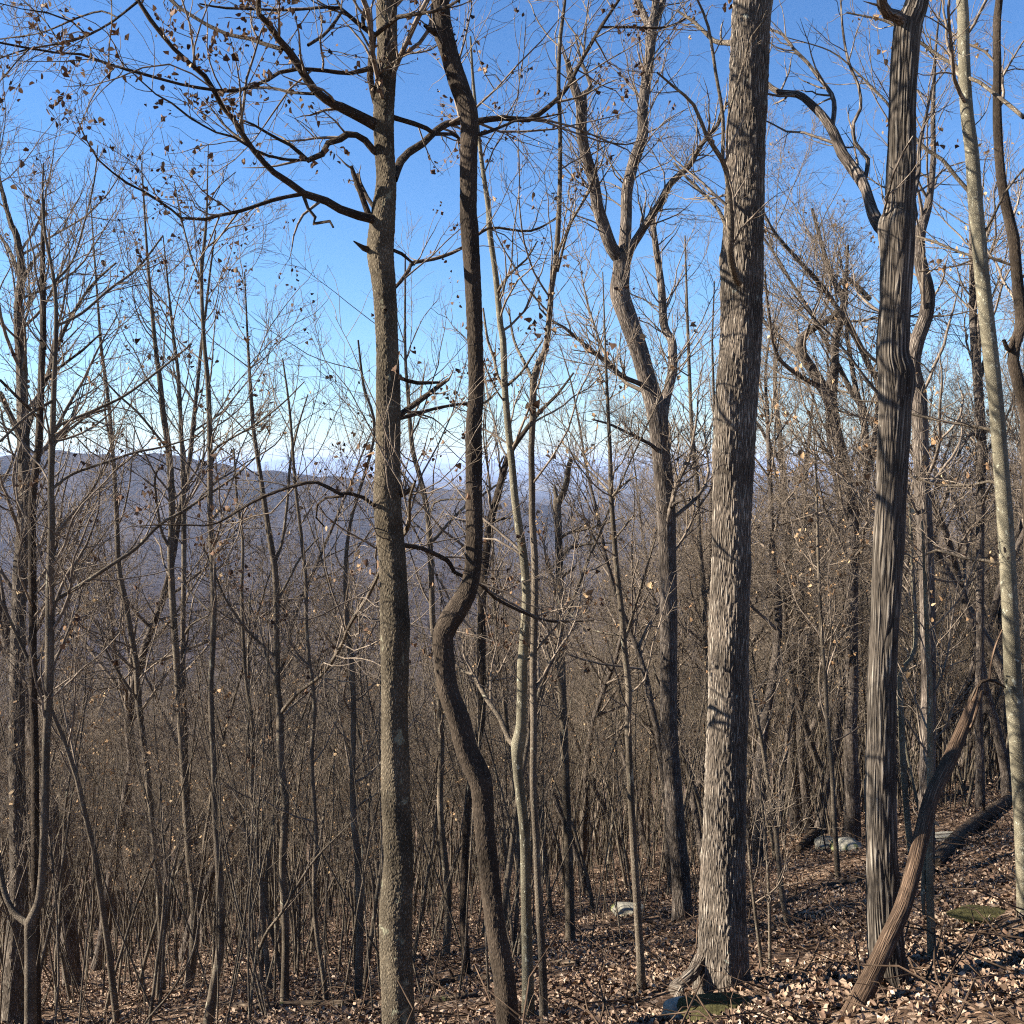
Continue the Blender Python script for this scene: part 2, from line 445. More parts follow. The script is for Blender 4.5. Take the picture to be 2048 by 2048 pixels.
# ------------------------------------------------------------------ traced trees
def stem_mesh(name, line, mat, parent, sides, step, capped=False, flare=0.0):
    L = smooth_line(line, step)
    P, R = L[:, :3], np.maximum(L[:, 3], 0.0015)
    if flare:
        d = np.concatenate([[0], np.cumsum(np.linalg.norm(np.diff(P, axis=0), axis=1))])
        R = R * (1 + flare * np.exp(-d / 0.22))
    if capped:
        P = np.vstack([P[:1], P, P[-1:]]); R = np.concatenate([[0.001], R, [0.001]])
        P[0] -= (P[2] - P[1]) * .05; P[-1] += (P[-2] - P[-3]) * .05
    v, q, b = tubes(P[None], R[None], sides)
    if sides >= 48:                                 # trunks are never quite round: swellings, flats, old branch scars
        c = np.repeat(P, sides, 0); r = np.repeat(R, sides)[:, None]; o = v - c
        a = np.tile(np.arange(sides) * 2 * np.pi / sides, len(P)); z = c[:, 2]
        w_ = .035 * np.sin(2 * a + 1.3 * z + 1) + .03 * np.sin(3 * a - 2.1 * z) + .025 * np.sin(5 * a + 3.7 * z + 2) + .03 * np.sin(4.3 * z) * np.sin(a + 2 * z)
        for _ in range(9):
            a0, z0, g_ = rng.random() * 6.28, rng.uniform(z.min(), z.max()), rng.uniform(.06, .16)
            da = np.abs((a - a0 + np.pi) % (2 * np.pi) - np.pi)
            d2 = (da / .55) ** 2 + ((z - z0) / .09) ** 2
            w_ += g_ * (np.exp(-d2) - .7 * np.exp(-d2 * 5))
        v = c + o * (1 + w_)[:, None]
    return mesh_obj(name, v, q, mat, parent, b), P, R

def tree(name, label, Y, trunk, limbs=(), mat=None, cat="tree", group=None, ext=0.0, nb=16, tb=(.3, 1.), blen=1.5, bang=48, up=0.10, n2=110, n3=300, n4=0,
         leaves=0, lsize=.05, lmat=None, dense=None, sides=14, step=0.12, auto=False, flare=0.25, twr=.0022, seedy=0, l2=.42, bmat=None, wig=.13):
    """trunk traced top to bottom; stems not traced are grown from it"""
    p = parse(trunk)
    if auto:
        Y = float(hit(p[-1, 0], p[-1, 1])[1])
    T = line3(trunk, Y)[::-1]                       # base first
    gz = float(ground(T[0, 0], Y))
    if T[0, 2] > gz + 0.05:                         # carry the stem down to the ground
        d = T[0] - T[1]; d3 = d[:3] / max(1e-6, -d[2])
        n = max(1, int((T[0, 2] - gz) / 0.5)); add = []
        for k in range(n, 0, -1):
            h = (T[0, 2] - gz) * k / n
            add.append((T[0, 0] + d3[0] * h * .4, T[0, 1], T[0, 2] - h, T[0, 3] * (1 + .10 * k / n)))
        T = np.vstack([np.array(add), T])
    T = np.vstack([T[:1] + np.array([0, 0, -0.25, 0.]), T])
    if ext:
        d = T[-1, :3] - T[-3, :3]; d /= np.linalg.norm(d); d[2] = max(d[2], .8); n = max(2, int(ext / .8)); r = T[-1, 3]
        add = []
        q = T[-1, :3].copy()
        for k in range(1, n + 1):
            d = d + rng.normal(size=3) * .07; d /= np.linalg.norm(d)
            q = q + d * ext / n
            add.append((*q, max(r * (1 - .9 * k / n), .004)))
        T = np.vstack([T, add])
    root = empty(name, (T[0, 0], T[0, 1], gz), label, cat, group)
    mat = mat or M_sap
    _, P, R = stem_mesh("trunk", T, mat, root, sides, step, flare=flare)
    PP, RR = [], []
    for l in limbs:
        s, dY = l[0], l[1]
        Ld = line3(s, Y + (l[2] if len(l) > 2 else 0), dY)
        _, p1, r1 = stem_mesh("branch", Ld, bmat or mat, root, 8, 0.08)
        k = resample(p1, r1, 12); PP.append(k[0]); RR.append(k[1])
    tw = []
    Pt, Rt = resample(P, R, 24)
    L1p = L1r = None
    if nb:
        L1p, L1r = spawn(Pt[None], Rt[None], nb, tb[0], tb[1], bang, 1, 12, wig, up, .42, .004, .002, 99, .1, maxr=.035)
        ln = blen * rng.uniform(.5, 1.3, nb)
        cur = np.linalg.norm(np.diff(L1p, axis=1), axis=2).sum(1)
        L1p = L1p[:, :1] + (L1p - L1p[:, :1]) * (ln / cur)[:, None, None]
        L1r = np.minimum(L1r, (ln * .011 + .002)[:, None])
        tw.append(tubes(L1p, L1r, 5))
        PP.extend(list(L1p)); RR.extend(list(L1r))
    ends = []
    if PP and n2:
        PP, RR = np.array(PP), np.array(RR)
        p2, r2 = spawn(PP, RR, n2, .15, 1., 42, l2, 7, .16, up * .8, .55, twr * 1.25, twr * .7, 1.6, .15, maxr=.012)
        tw.append(tubes(p2, r2, 4)); ends.append(p2)
        if n3:
            p3, r3 = spawn(p2, r2, n3, .15, 1., 42, .5, 5, .18, up * .5, .6, twr, twr * .55, .7, .08)
            tw.append(tubes(p3, r3, 3)); ends.append(p3)
            if n4:
                p4, r4 = spawn(p3, r3, n4, .2, 1., 40, .6, 4, .16, .05, .7, twr * .9, twr * .5, .4, .06)
                tw.append(tubes(p4, r4, 3)); ends.append(p4)
    if tw:
        v, q, b = join(tw)
        mesh_obj("crown", v, q, M_twig, root, b)
    if leaves and ends:
        e_ = np.concatenate([x[:, -1] for x in ends[-2:]])
        wt = np.ones(len(e_))
        for c, sd_, g_ in (dense or []):
            wt += g_ * np.exp(-((e_ - PX(c[0], c[1], Y)) ** 2)[:, [0, 2]].sum(1) / sd_ ** 2)
        k = rng.choice(len(e_), max(1, leaves // 4), p=wt / wt.sum())
        pos = np.repeat(e_[k], 4, 0) + rng.normal(size=(len(k) * 4, 3)) * lsize * .9
        v, q, t = leaf_faces(pos, np.full(len(pos), lsize), None, .7)
        mesh_obj("leaves", v, q, lmat or M_leaf, root, tone=t)
    return root

exec_list = []
# 1. crooked-limbed tree in the middle foreground
tree("bare_tree", "knobby trunk with long crooked limbs and withered leaves, nearest the camera", 7.4,
     "B 260,0,112 262,300,110 245,600,115 245,800,110 255,1000,110 242,1150,128 228,1300,142 224,1400,145 244,1600,126 258,1932,118 E 265,300,130 266,600,130 "
     "266,900,148 290,1200,148 297,1500,160 302,1600,166 300,1932,150 H 300,300,154 306,500,163 309,700,162 322,1000,166 313,1300,182 314,1600,180 321,1932,180",
     [("B 215,1220,60 165,1205,52 100,1190,50 0,1155,48 A 1800,1110,46 1680,1070,44 1600,1010,38 1510,950,36 1460,900,34 1400,830,32 1350,760,30 1290,660,29 1230,590,28 1180,500,27 1130,420,28 1060,360,26 960,270,25 900,200,24 830,110,24 760,0,22 A 690,-120,20", -1.2),
      ("A 1660,1072,24 1500,1105,22 1330,1165,20 1200,1190,20 1130,1210,18 1000,1205,15 950,1160,14 800,1060,13 700,1010,12 620,950,11 540,880,10 470,760,8 420,640,5", -1.0, -.3),
      ("A 760,10,15 620,120,13 480,195,13 330,240,12 160,270,10 0,320,8 -120,380,6", -.3, -1.2), ("A 650,100,11 560,60,10 400,110,10 250,175,9 120,200,8 0,215,6", .5, -1.3),
      ("A 480,195,10 400,120,9 260,70,8 120,50,7 0,20,5", -.5, -1.3), ("A 330,240,9 260,130,8 170,40,7 90,-40,5", .3, -1.4), ("A 160,270,9 100,330,8 40,400,8 -40,500,5", .2, -1.5),
      ("A 1675,1080,20 1700,1150,18 1740,1200,18 1730,1235,18 1820,1220,16 1840,1255,14", -.1, -.3),
      ("B 215,700,70 100,640,60 0,590,56 A 1850,580,50 1740,500,46 1660,380,44 1600,290,42 1540,220,38 1480,130,34 1430,80,32 1425,0,30 1420,-120,26", -1.0),
      ("B 215,362,34 180,372,26 A 1932,405,24 1800,390,22 1640,380,22 1540,400,20 1480,440,20 1330,495,20 1180,497,18 1000,465,17 850,425,17 700,385,15 580,345,15 450,300,14 300,290,13 150,265,12 0,235,10 -100,220,8", -1.8),
      ("B 205,840,44 185,830,40 140,775,38 90,745,36 40,740,36 0,768,36 A 1810,790,34 1780,850,32 1700,885,30 1650,840,22 1600,800,18 1540,770,16 1470,730,14 1400,690,12 1310,650,9", -.5),
      ("A 1700,885,16 1580,880,15 1480,860,15 1400,825,14 1290,755,14 1190,730,12 1050,650,11 950,570,10 860,520,9 760,430,7 660,330,5", -.8, -.5),
      ("A 1560,270,24 1480,250,23 1380,215,22 1260,190,21 1150,140,20 1000,50,18 940,0,16 880,-60,14", .5, -.6),
      ("B 200,570,40 165,430,38 172,340,36 180,250,34 190,195,34 100,130,24 0,45,20 A 1800,40,16 1600,55,15 1400,50,14 1250,45,12 1100,20,9", -.6),
      ("B 185,200,26 235,160,26 320,95,24 430,75,22 510,65,20 610,30,16 670,-10,12", -.4, -.35),
      ("B 130,150,20 125,90,20 140,40,18 138,-20,16", .1, -.5),
      ("A 1700,250,18 1780,200,18 1850,120,18 1890,60,18 1860,0,16 1840,-60,14", .4, -.6),
      ("A 1730,520,16 1600,510,15 1500,485,14 1350,490,11 1250,530,7", .4, -.6),
      ("B 295,990,52 318,930,48 335,890,46 380,840,44 460,790,42 530,720,38 600,680,36 670,672,34 760,668,34 900,650,34 1040,660,30 1150,590,28 1250,490,24 1330,340,22 1440,150,20 1540,0,15 1590,-80,12", 1.6),
      ("B 1440,150,14 1600,150,13 1800,150,12 1932,90,10", .4, 1.4),
      ("B 285,645,32 400,680,28 480,710,26 530,740,22 620,740,18 670,775,12", .9),
      ("B 190,1388,48 130,1370,34 75,1330,8", -.1),
      ("B 160,1190,36 130,1110,32 105,1040,30 75,960,28 62,915,20", -.1), ("B 190,1150,26 150,1090,22 115,1020,20 95,960,14", .2),
      ("B 250,1710,20 270,1630,20 330,1560,20 380,1490,20 405,1450,20 520,1430,20 670,1370,18 820,1260,16 1000,1275,14 1100,1260,12 1210,1190,9", 1.6, -.1),
      ("B 400,1450,14 340,1400,18 280,1375,20", -.1, .1),
      ("E 310,425,40 340,405,34 420,350,32 500,290,30 600,215,20", .3), ("E 270,462,20 340,430,24 450,400,22 560,370,18 700,350,15 800,345,13 880,270,9", 1.2),
      ("E 310,200,24 370,225,22 430,237,22 550,235,12", .3), ("E 330,860,30 370,840,28 410,800,20", -.1),
      ("E 330,1125,28 370,1135,27 450,1150,26 590,1215,25 630,1280,24 690,1310,22 780,1350,22 850,1420,20 950,1475,19 1050,1520,17 1150,1550,14 1250,1555,12 1400,1550,8", 1.5),
      ("E 220,940,26 190,915,24 130,870,22 50,845,22 0,850,22 D 1750,785,20 1620,805,18 1450,865,17 1320,940,15 1200,1010,13 1130,1025,12 1000,1020,9 880,1020,8 720,1030,5", -.6),
      ("E 20,860,16 D 1800,870,14 1750,910,12 1745,980,11 1790,1030,8", .1, -.2),
      ("B 212,500,14 222,430,17 240,330,18 265,180,18 285,90,18 310,0,18 320,-80,14", .1, -.25)],
     M_fine, ext=3.5, nb=12, tb=(.52, 1.), blen=1.6, n2=300, n3=800, n4=700, leaves=2400, lsize=.036, dense=[((55, 50), .35, 30.), ((620, 40), .4, 4.), ((520, 180), .35, 2.)], sides=80, step=0.016, flare=.0, up=.03, bmat=M_dark)

# 2. the S-bent tree
tree("bare_tree", "dark trunk with a sharp S-bend halfway up", 7.28,
     "B 555,0,97 565,150,108 605,300,100 650,450,104 705,600,104 715,680,100 712,850,96 709,1150,92 715,1250,98 730,1500,90 745,1932,82 E 750,300,82 738,500,86 740,800,88 "
     "743,1000,92 742,1150,92 728,1300,94 696,1400,110 642,1490,124 592,1570,124 567,1650,116 575,1760,114 596,1932,118 H 655,250,126 700,420,130 765,560,136 786,660,124 800,900,112 830,1150,114 862,1400,112 905,1650,118 925,1932,126",
     [("B 540,190,40 500,165,34 468,140,22", -.1), ("B 735,745,24 800,735,20 880,705,16 960,670,13 1080,655,10 1250,620,6", .5)],
     M_dark, ext=3.0, nb=14, tb=(.8, 1.), blen=1.4, n2=90, n3=220, n4=120, leaves=70, sides=48, step=0.025, flare=.1)

# 3. the thickest trunk
tree("oak_tree", "thickest trunk, straight with evenly ridged grey bark and a flared base", 8.9,
     "C 430,0,206 415,300,208 404,600,208 399,900,205 390,1200,210 377,1500,222 359,1932,214 Q 335,500,220 322,1000,207 306,1500,220 300,1932,226 "
     "I 284,500,224 275,1000,236 268,1300,250 268,1500,266 268,1640,290 272,1740,320",
     [("C 360,1560,44 340,1530,46 318,1450,42 308,1380,38 315,1200,36 290,950,30 265,880,28 180,750,22 110,580,18 0,480,14 B 1750,400,10", -.9, -.2),
      ("C 268,890,22 270,650,20 230,400,18 190,150,16 130,0,12 100,-60,9", -.2, -.55), ("C 312,1300,26 240,1150,20 170,1080,18 60,970,15 0,900,12", .4, -.4),
      ("C 290,870,13 300,650,13 370,400,12 430,200,11 500,110,10 520,60,6", -.2, -.5), ("C 350,240,34 280,235,30 220,225,24 120,130,18 20,60,12", .6)],
     M_ridged, ext=4.0, nb=10, tb=(.8, 1.), blen=2.2, n2=130, n3=380, n4=200, leaves=30, sides=140, step=0.012, auto=True, flare=.0, bmat=M_sap)

# 4. shaggy trunk behind the leaning dead one
tree("shagbark_tree", "dark trunk with long shaggy bark plates, forked at the top, behind the leaning dead trunk", 8.0,
     "C 1340,0,118 1310,90,130 1280,200,140 1262,600,140 1257,900,146 1245,1150,152 1233,1250,190 1232,1400,168 1222,1600,156 1206,1932,164 "
     "Q 1228,200,184 1220,400,168 1202,800,156 1182,1200,164 1167,1500,156 1149,1932,156 I 1140,500,160 1143,900,165 1157,1300,176 1176,1550,190 1196,1720,220",
     [("C 1290,160,70 1230,90,66 1180,75,62 1150,30,58 1140,-60,50", -.3), ("C 1200,1300,90 1140,1250,76 1095,1170,64 1060,1050,54 1010,960,66 930,850,60 880,730,52 820,640,48 740,560,42 680,520,38 580,510,32 510,460,28 420,380,20", 1.4),
      ("C 1050,1000,26 1070,880,24 1000,790,22 990,680,20 1030,600,18 1020,480,17 960,330,15 930,150,13 920,0,10", .4, .5),
      ("C 870,720,28 885,600,26 870,520,24 800,430,22 740,350,20 660,270,18 600,190,16 520,160,12", .8, .9),
      ("C 1150,1220,16 1180,1080,14 1210,960,14 1260,850,12 1320,750,9", -.4), ("C 1290,1250,50 1330,1190,34 1320,1100,30 1350,950,26 1355,800,22 1400,600,16 1440,400,9", .8)],
     M_shag, ext=4.0, nb=12, tb=(.7, 1.), blen=2.2, n2=150, n3=420, n4=300, leaves=30, sides=110, step=0.015, auto=True, flare=.0, bmat=M_plate)

# 5. trunk close behind the shaggy one
tree("bare_tree", "curving grey trunk half hidden behind the shaggy trunk", 13.0,
     "C 1430,600,24 1430,900,30 1400,1150,44 1362,1260,60 1350,1400,64 1372,1500,72 1402,1620,74 1390,1750,76 1345,1870,78 Q 1318,150,80 1350,300,84 1362,600,84 1376,900,86 1390,1200,84 1400,1500,80 I 1405,60,78 1400,500,84",
     [], M_plate, ext=1.5, nb=22, tb=(.35, 1.), blen=1.8, n2=150, n3=420, n4=200, leaves=90, lmat=M_tan, sides=18)
# 6, 7
tree("bare_tree", "smooth pale trunk speckled with lichen beside the slope's edge", 8.75,
     "C 1590,0,58 1600,300,60 1615,600,66 1645,850,70 1662,1100,75 1681,1300,75 1698,1500,76 1745,1932,80 Q 1778,350,77 1806,700,80 1828,1000,84 1850,1400,84 1864,1700,88 1874,1932,92 I 1908,500,94 1936,1000,98 1950,1400,104",
     [("C 1650,1080,22 1560,980,22 1480,880,20 1400,830,19 1330,760,18 1270,690,17 1220,640,15 1170,560,13 1080,470,12 1000,390,10 860,280,8 600,200,5", .5), ("C 1600,450,22 1560,370,20 1480,320,19 1340,220,18 1250,160,16 1150,110,13 950,70,9", .5),
      ("C 1600,420,22 1680,450,20 1760,510,20 1850,580,22 1932,650,22", -.4), ("C 1700,1310,14 1760,1200,14 1830,1060,13 1932,930,10", -.3), ("Q 1850,810,20 1740,780,17 1650,800,15 1450,800,13 1300,750,11 1150,770,8 900,790,5", .8),
      ("Q 1820,1240,20 1700,1215,18 1600,1205,17 1450,1160,15 1370,1190,12 1250,1190,9 1000,1120,5", .5), ("Q 1830,520,20 1700,485,18 1550,460,17 1400,430,15 1250,390,13 1150,345,10 1000,330,8 900,270,5", .8),
      ("C 1700,1420,16 1600,1400,14 1450,1340,14 1300,1290,12 1150,1225,10", .7)],
     M_lichen, ext=3.5, nb=10, tb=(.6, 1.), blen=1.5, n2=120, n3=300, n4=150, leaves=70, lmat=M_tan, sides=32, step=0.04, bmat=M_sap)
tree("bare_tree", "thin dark trunk leaning out of the picture behind the lichen-speckled one", 9.6,
     "C 1795,0,38 1785,400,42 1786,700,46 1808,1000,50 1848,1200,56 1876,1320,60 1890,1500,58 1912,1700,58 1915,1800,60 Q 1880,40,60 1872,120,64 1905,250,64 1940,400,66 1960,800,70 1980,1500,80",
     [("C 1900,1800,30 1850,1932,26 Q 1840,50,24 1820,0,20", -.1), ("C 1900,1480,16 1800,1440,15 1700,1420,13 1550,1470,10 1350,1500,6", .4)],
     M_dark, ext=3.0, nb=10, tb=(.5, 1.), blen=1.3, n2=80, n3=220, leaves=50, lmat=M_tan, sides=18)
# 8. forked plated tree
tree("hickory_tree", "tree with peeling plated bark leaning to a three-way fork high up", 16.0,
     "B 1560,1400,100 1553,1500,96 1545,1620,108 1587,1750,105 1650,1932,100 E 1690,200,100 1748,400,112 1770,600,102 1797,900,106 1808,1200,96 1814,1500,97 1815,1932,94 H 1815,300,95 1838,600,98 1858,900,106 1880,1100,104 1890,1350,112",
     [("B 1550,1430,80 1500,1370,72 1450,1230,68 1420,1130,64 1400,1000,62 1370,900,60 1345,800,58 1330,700,62 1335,600,56 1300,500,50 1270,400,40 1255,330,26", -.8),
      ("B 1562,1430,76 1572,1350,68 1580,1200,62 1585,1050,62 1620,900,62 1670,750,60 1670,620,58 1690,450,56 1710,300,54 1722,150,54 1740,60,44 1745,-60,36", .6), ("B 1715,160,40 1680,90,40 1640,0,36 1600,-90,26", .4, .5), ("B 1725,160,40 1760,80,36 1785,0,32 1800,-80,24", .3, .5),
      ("B 1345,590,40 1345,520,36 1385,480,24 1330,330,16 1300,200,10", .4, -.6), ("B 1575,1460,60 1600,1380,50 1650,1300,46 1700,1220,44 1760,1130,42 1820,1020,38 1880,960,36 1932,910,32 C 150,800,28 240,690,22 290,560,16", -1.0),
      ("E 1785,470,50 1790,380,52 1805,300,54 1835,170,54 1835,60,52 1830,0,48 B 1790,1800,46 1775,1600,42 1760,1480,38 1735,1300,32 1720,1150,22", 1.2),
      ("E 1690,260,32 1640,235,28 1560,200,27 1470,120,25 1380,50,22 1320,0,20 B 1240,1810,18 1170,1770,14 1100,1700,9", -1.0), ("E 1780,640,26 1720,580,22 1640,540,18 1500,470,14 1400,440,9", -.8), ("E 1790,1000,22 1850,900,18 1932,880,14", -.6)],
     M_plate, nb=6, tb=(.45, .95), blen=2.2, n2=330, n3=1100, n4=900, twr=.0034, leaves=40, sides=26, step=0.06, auto=True, l2=.36)
# 9. twin slim stems
tree("bare_tree", "slim pale stem forking low on its side, beside the S-bent trunk", 9.6,
     "B 720,200,10 735,450,16 760,700,20 790,950,24 820,1150,30 826,1280,32 850,1450,30 870,1620,34 886,1800,34 E 900,0,36 911,280,36 930,500,38 950,700,40 966,880,42 990,1050,46 1014,1200,46 1028,1400,48 1020,1600,52 1005,1800,56 "
     "H 1005,0,58 1000,280,58 984,380,78 980,520,56 1000,700,56 1021,900,58 1026,1200,58 1035,1600,64 1040,1900,74",
     [("H 965,400,36 930,360,30 880,240,28 810,140,26 760,50,22 730,0,20 E 640,1800,14 600,1600,9", 1.0), ("B 868,1620,18 900,1560,16 960,1490,13 1030,1430,11 1090,1330,7", -.4), ("E 905,270,18 870,200,17 850,100,16 815,0,15 B 790,1700,10", .3),
      ("E 925,250,16 1000,180,14 1060,90,12 1120,0,9", -.4)],
     M_lichen, nb=16, tb=(.35, 1.), blen=1.2, n2=110, n3=260, leaves=60, auto=True, bmat=M_sap, sides=20, step=.06)
tree("bare_tree", "straight slim dark stem close beside the pale forked stem", 9.9,
     "B 1240,20,16 1216,200,22 1206,450,22 1215,700,22 1214,1000,24 1205,1250,28 1190,1450,30 1166,1600,32 1156,1750,32 1135,1932,34 E 1100,120,36 1068,220,42 1066,400,36 1056,600,34 1060,800,36 1061,1000,36 1075,1200,38 1075,1500,38 1066,1800,38 "
     "H 1066,0,38 1070,300,38 1066,600,38 1082,900,38 1100,1300,42 1118,1600,44 1125,1910,50",
     [("E 1065,230,22 1035,160,20 1000,90,17 960,0,15 B 930,1700,9", .5), ("B 1200,1500,16 1250,1300,15 1300,1180,14 1380,1050,12 1420,900,9", -.5)], M_sap, ext=1.2, nb=16, tb=(.3, 1.), blen=1.3, n2=110, n3=260, leaves=50, auto=True)
# 10, 11
tree("bare_tree", "short trunk with a broken forked top against the valley", 15.0,
     "E 1197,880,44 1203,1000,42 1207,1100,42 1215,1400,44 1216,1600,46 1226,1932,46 H 1235,300,46 1246,600,46 1258,900,48 1266,1150,50 1272,1480,56",
     [("E 1200,910,38 1225,860,36 1250,790,34 1262,700,30 1275,650,20", -.3), ("E 1200,900,28 1188,840,24 1184,800,10", .1), ("E 1215,1095,22 1260,1065,18 1350,1045,16 1440,1020,14 1560,980,8", -.6), ("E 1215,1220,18 1270,1150,15 1370,1125,13 1500,1120,8", -.5), ("E 1222,1310,20 1270,1275,16 1300,1250,10", -.2)],
     M_sap, nb=10, tb=(.4, .95), blen=1.4, n2=100, n3=260, leaves=60, lmat=M_tan, auto=True)
tree("sapling", "slender dark stem standing free on open leaves before the thickest trunk", 9.8,
     "B 1450,1500,6 1465,1932,12 E 1475,300,18 1490,600,22 1496,850,26 1514,1100,28 1530,1300,30 1555,1500,32 1570,1700,34 1594,1932,35 H 1590,250,36 1600,550,38 1615,850,40 1630,1100,42 1645,1350,44 1660,1600,46 1664,1740,54",
     [("E 1500,860,16 1440,790,13 1340,690,12 1220,560,9", .7), ("E 1500,870,16 1560,800,12 1640,750,8", -.3), ("E 1580,1640,18 1620,1500,15 1680,1300,13 1740,1100,8", -.3), ("E 1515,1100,12 1620,970,9", -.3), ("E 1575,1630,14 1520,1625,13 1420,1610,12 1330,1570,10 1260,1500,6", .3)],
     M_sap, nb=14, tb=(.35, 1.), blen=1.1, n2=90, n3=220, leaves=36, lmat=M_tan, auto=True)
# 12+ left-hand trees
tree("bare_tree", "pair of dark stems joined at a lichened fork near the ground", 10.5,
     "A 240,900,8 235,1100,12 250,1300,15 290,1500,18 310,1700,22 306,1932,24 D 300,200,27 290,500,32 281,800,34 285,1000,36 277,1300,42 276,1500,50 270,1932,46 G 255,400,42 250,700,42 240,950,42 230,1150,44 210,1280,50 168,1370,62 168,1500,60 168,1932,64",
     [("G 160,1380,40 100,1340,34 40,1250,32 10,1130,30 -20,900,28", .3), ("D 285,1460,26 300,1440,24 450,1350,22 600,1250,21 750,1150,19 880,1020,18 1000,950,16 1170,840,14 1300,750,11 1420,640,8", .8),
      ("D 290,820,18 400,740,16 600,670,15 750,620,13 900,590,11 1100,530,6", .6), ("D 300,480,18 420,430,16 560,370,16 700,300,14 900,150,12 1060,20,9", .5), ("D 300,330,18 150,420,17 0,560,15", -.5), ("A 310,1800,16 450,1730,15 600,1600,14 760,1480,13 900,1300,9", .6),
      ("A 300,1560,14 400,1440,12 460,1250,10 520,1000,9 540,800,6", .3)],
     M_sap, nb=20, tb=(.4, 1.), blen=1.5, n2=170, n3=480, n4=200, leaves=90, sides=18)
tree("bare_tree", "straight dark stem close behind the joined pair", 11.8,
     "A 240,1100,14 238,1200,18 235,1500,28 240,1932,34 D 235,0,36 225,300,36 210,600,38 180,850,42 176,1000,42 180,1400,42 182,1932,42 G 190,300,40 195,600,40 195,1100,42 200,1600,44",
     [("D 200,420,20 120,340,18 0,220,16", -.4), ("D 232,240,18 330,150,16 450,60,14 560,-40,10", .4)], M_dark, nb=18, tb=(.4, 1.), blen=1.7, n2=170, n3=520, n4=300, leaves=60)
tree("oak_tree", "broad dark trunk at the picture's edge behind the joined pair", 14.0,
     "A 50,1200,26 90,1300,34 120,1500,40 100,1700,44 110,1932,50 D 118,100,56 125,400,60 132,700,66 132,1000,72 110,1300,74 100,1600,76 95,1932,80 G 92,500,84 100,900,90 105,1200,96 85,1500,112 75,1860,136",
     [("D 125,560,36 60,420,32 0,290,30", -.5), ("D 130,600,30 180,400,26 260,200,24 330,0,22 A 420,1700,18 520,1560,15 640,1450,10", .8), ("A 115,1550,26 60,1400,22 0,1300,18", .5), ("A 105,1600,24 180,1450,20 240,1380,16", .4), ("D 110,800,30 200,640,26 310,560,20 480,420,14 600,380,9", 1.0)],
     M_ridged, ext=2.0, nb=26, tb=(.4, 1.), blen=2.4, n2=330, n3=1200, n4=1200, twr=.003, leaves=90, sides=30, step=.06)
tree("bare_tree", "slim leaning stem with pale bark halfway between the joined pair and the twin stems", 17.0,
     "A 500,1100,6 520,1400,10 542,1700,13 560,1932,17 D 580,200,19 605,400,20 620,600,22 635,800,24 645,1000,26 655,1250,28 690,1430,30 720,1600,30 755,1800,32 G 757,0,32 765,150,34 790,350,33 820,600,34 845,850,34 865,1050,34 880,1250,34 890,1500,35 896,1750,40",
     [("G 765,150,20 720,90,18 660,0,16 D 590,1720,12 540,1550,8", -.4), ("D 620,620,14 580,400,12 590,300,9", .3)], M_sap, nb=20, tb=(.3, 1.), blen=2.0, n2=150, n3=420, n4=200, twr=.003, leaves=60, lsize=.07, auto=True)
tree("bare_tree", "twin stem crossed by its own dark companion, swelling at its curved foot", 16.0,
     "A 780,900,6 820,1500,16 860,1932,24 D 880,200,28 900,400,32 930,600,34 945,800,36 950,1000,36 942,1150,36 950,1400,36 970,1700,36 985,1932,38 G 1000,300,40 1020,600,42 1035,850,44 1052,1050,48 1078,1250,54 1074,1450,54 1052,1650,56 1040,1750,60",
     [("G 1030,560,34 1026,400,30 1018,200,28 1012,0,28 D 1010,1600,28 1015,1300,28 1015,1000,28 1010,700,26 1000,500,24 985,200,20 960,0,18 A 930,1600,12 900,1300,6", .9), ("D 940,1150,20 900,1080,18 880,1000,16 860,850,14 855,760,14 880,700,9", -.3), ("D 940,620,16 860,520,14 760,400,13 650,300,11 540,180,7", -.6), ("D 1010,1640,16 1060,1570,14 1150,1520,8", -.2)],
     M_sap, nb=20, tb=(.35, 1.), blen=2.0, n2=160, n3=460, n4=220, twr=.003, leaves=100, lsize=.07, auto=True)
tree("bare_tree", "straight stem with knotted bark and a bowed foot, its top against open sky", 12.0,
     "A 1150,800,5 1145,1000,8 1140,1200,13 1125,1370,18 1112,1500,20 1116,1700,20 1130,1932,22 D 1145,200,26 1155,400,28 1160,700,30 1160,1000,30 1175,1250,32 1180,1500,32 1170,1800,30 G 1165,0,30 1166,200,30 1180,500,32 1186,750,34 1200,950,36 1216,1200,42 1216,1500,46 1186,1700,52 1150,1932,60",
     [("A 1122,1380,12 1200,1320,10 1260,1260,9 1340,1240,6", -.3), ("A 1108,1560,13 1080,1480,12 1050,1400,11 1000,1200,9 960,1000,6", .3), ("A 1140,1150,8 1200,1040,7 1300,950,5", .2), ("D 1160,640,16 1200,590,14 1300,530,12 1420,460,11 1560,350,9 1680,230,6", -.5), ("D 1160,1500,12 1060,1400,10 1000,1330,7", .3)],
     M_sap, nb=18, tb=(.45, 1.), blen=1.1, n2=120, n3=300, leaves=170, auto=True, sides=18)
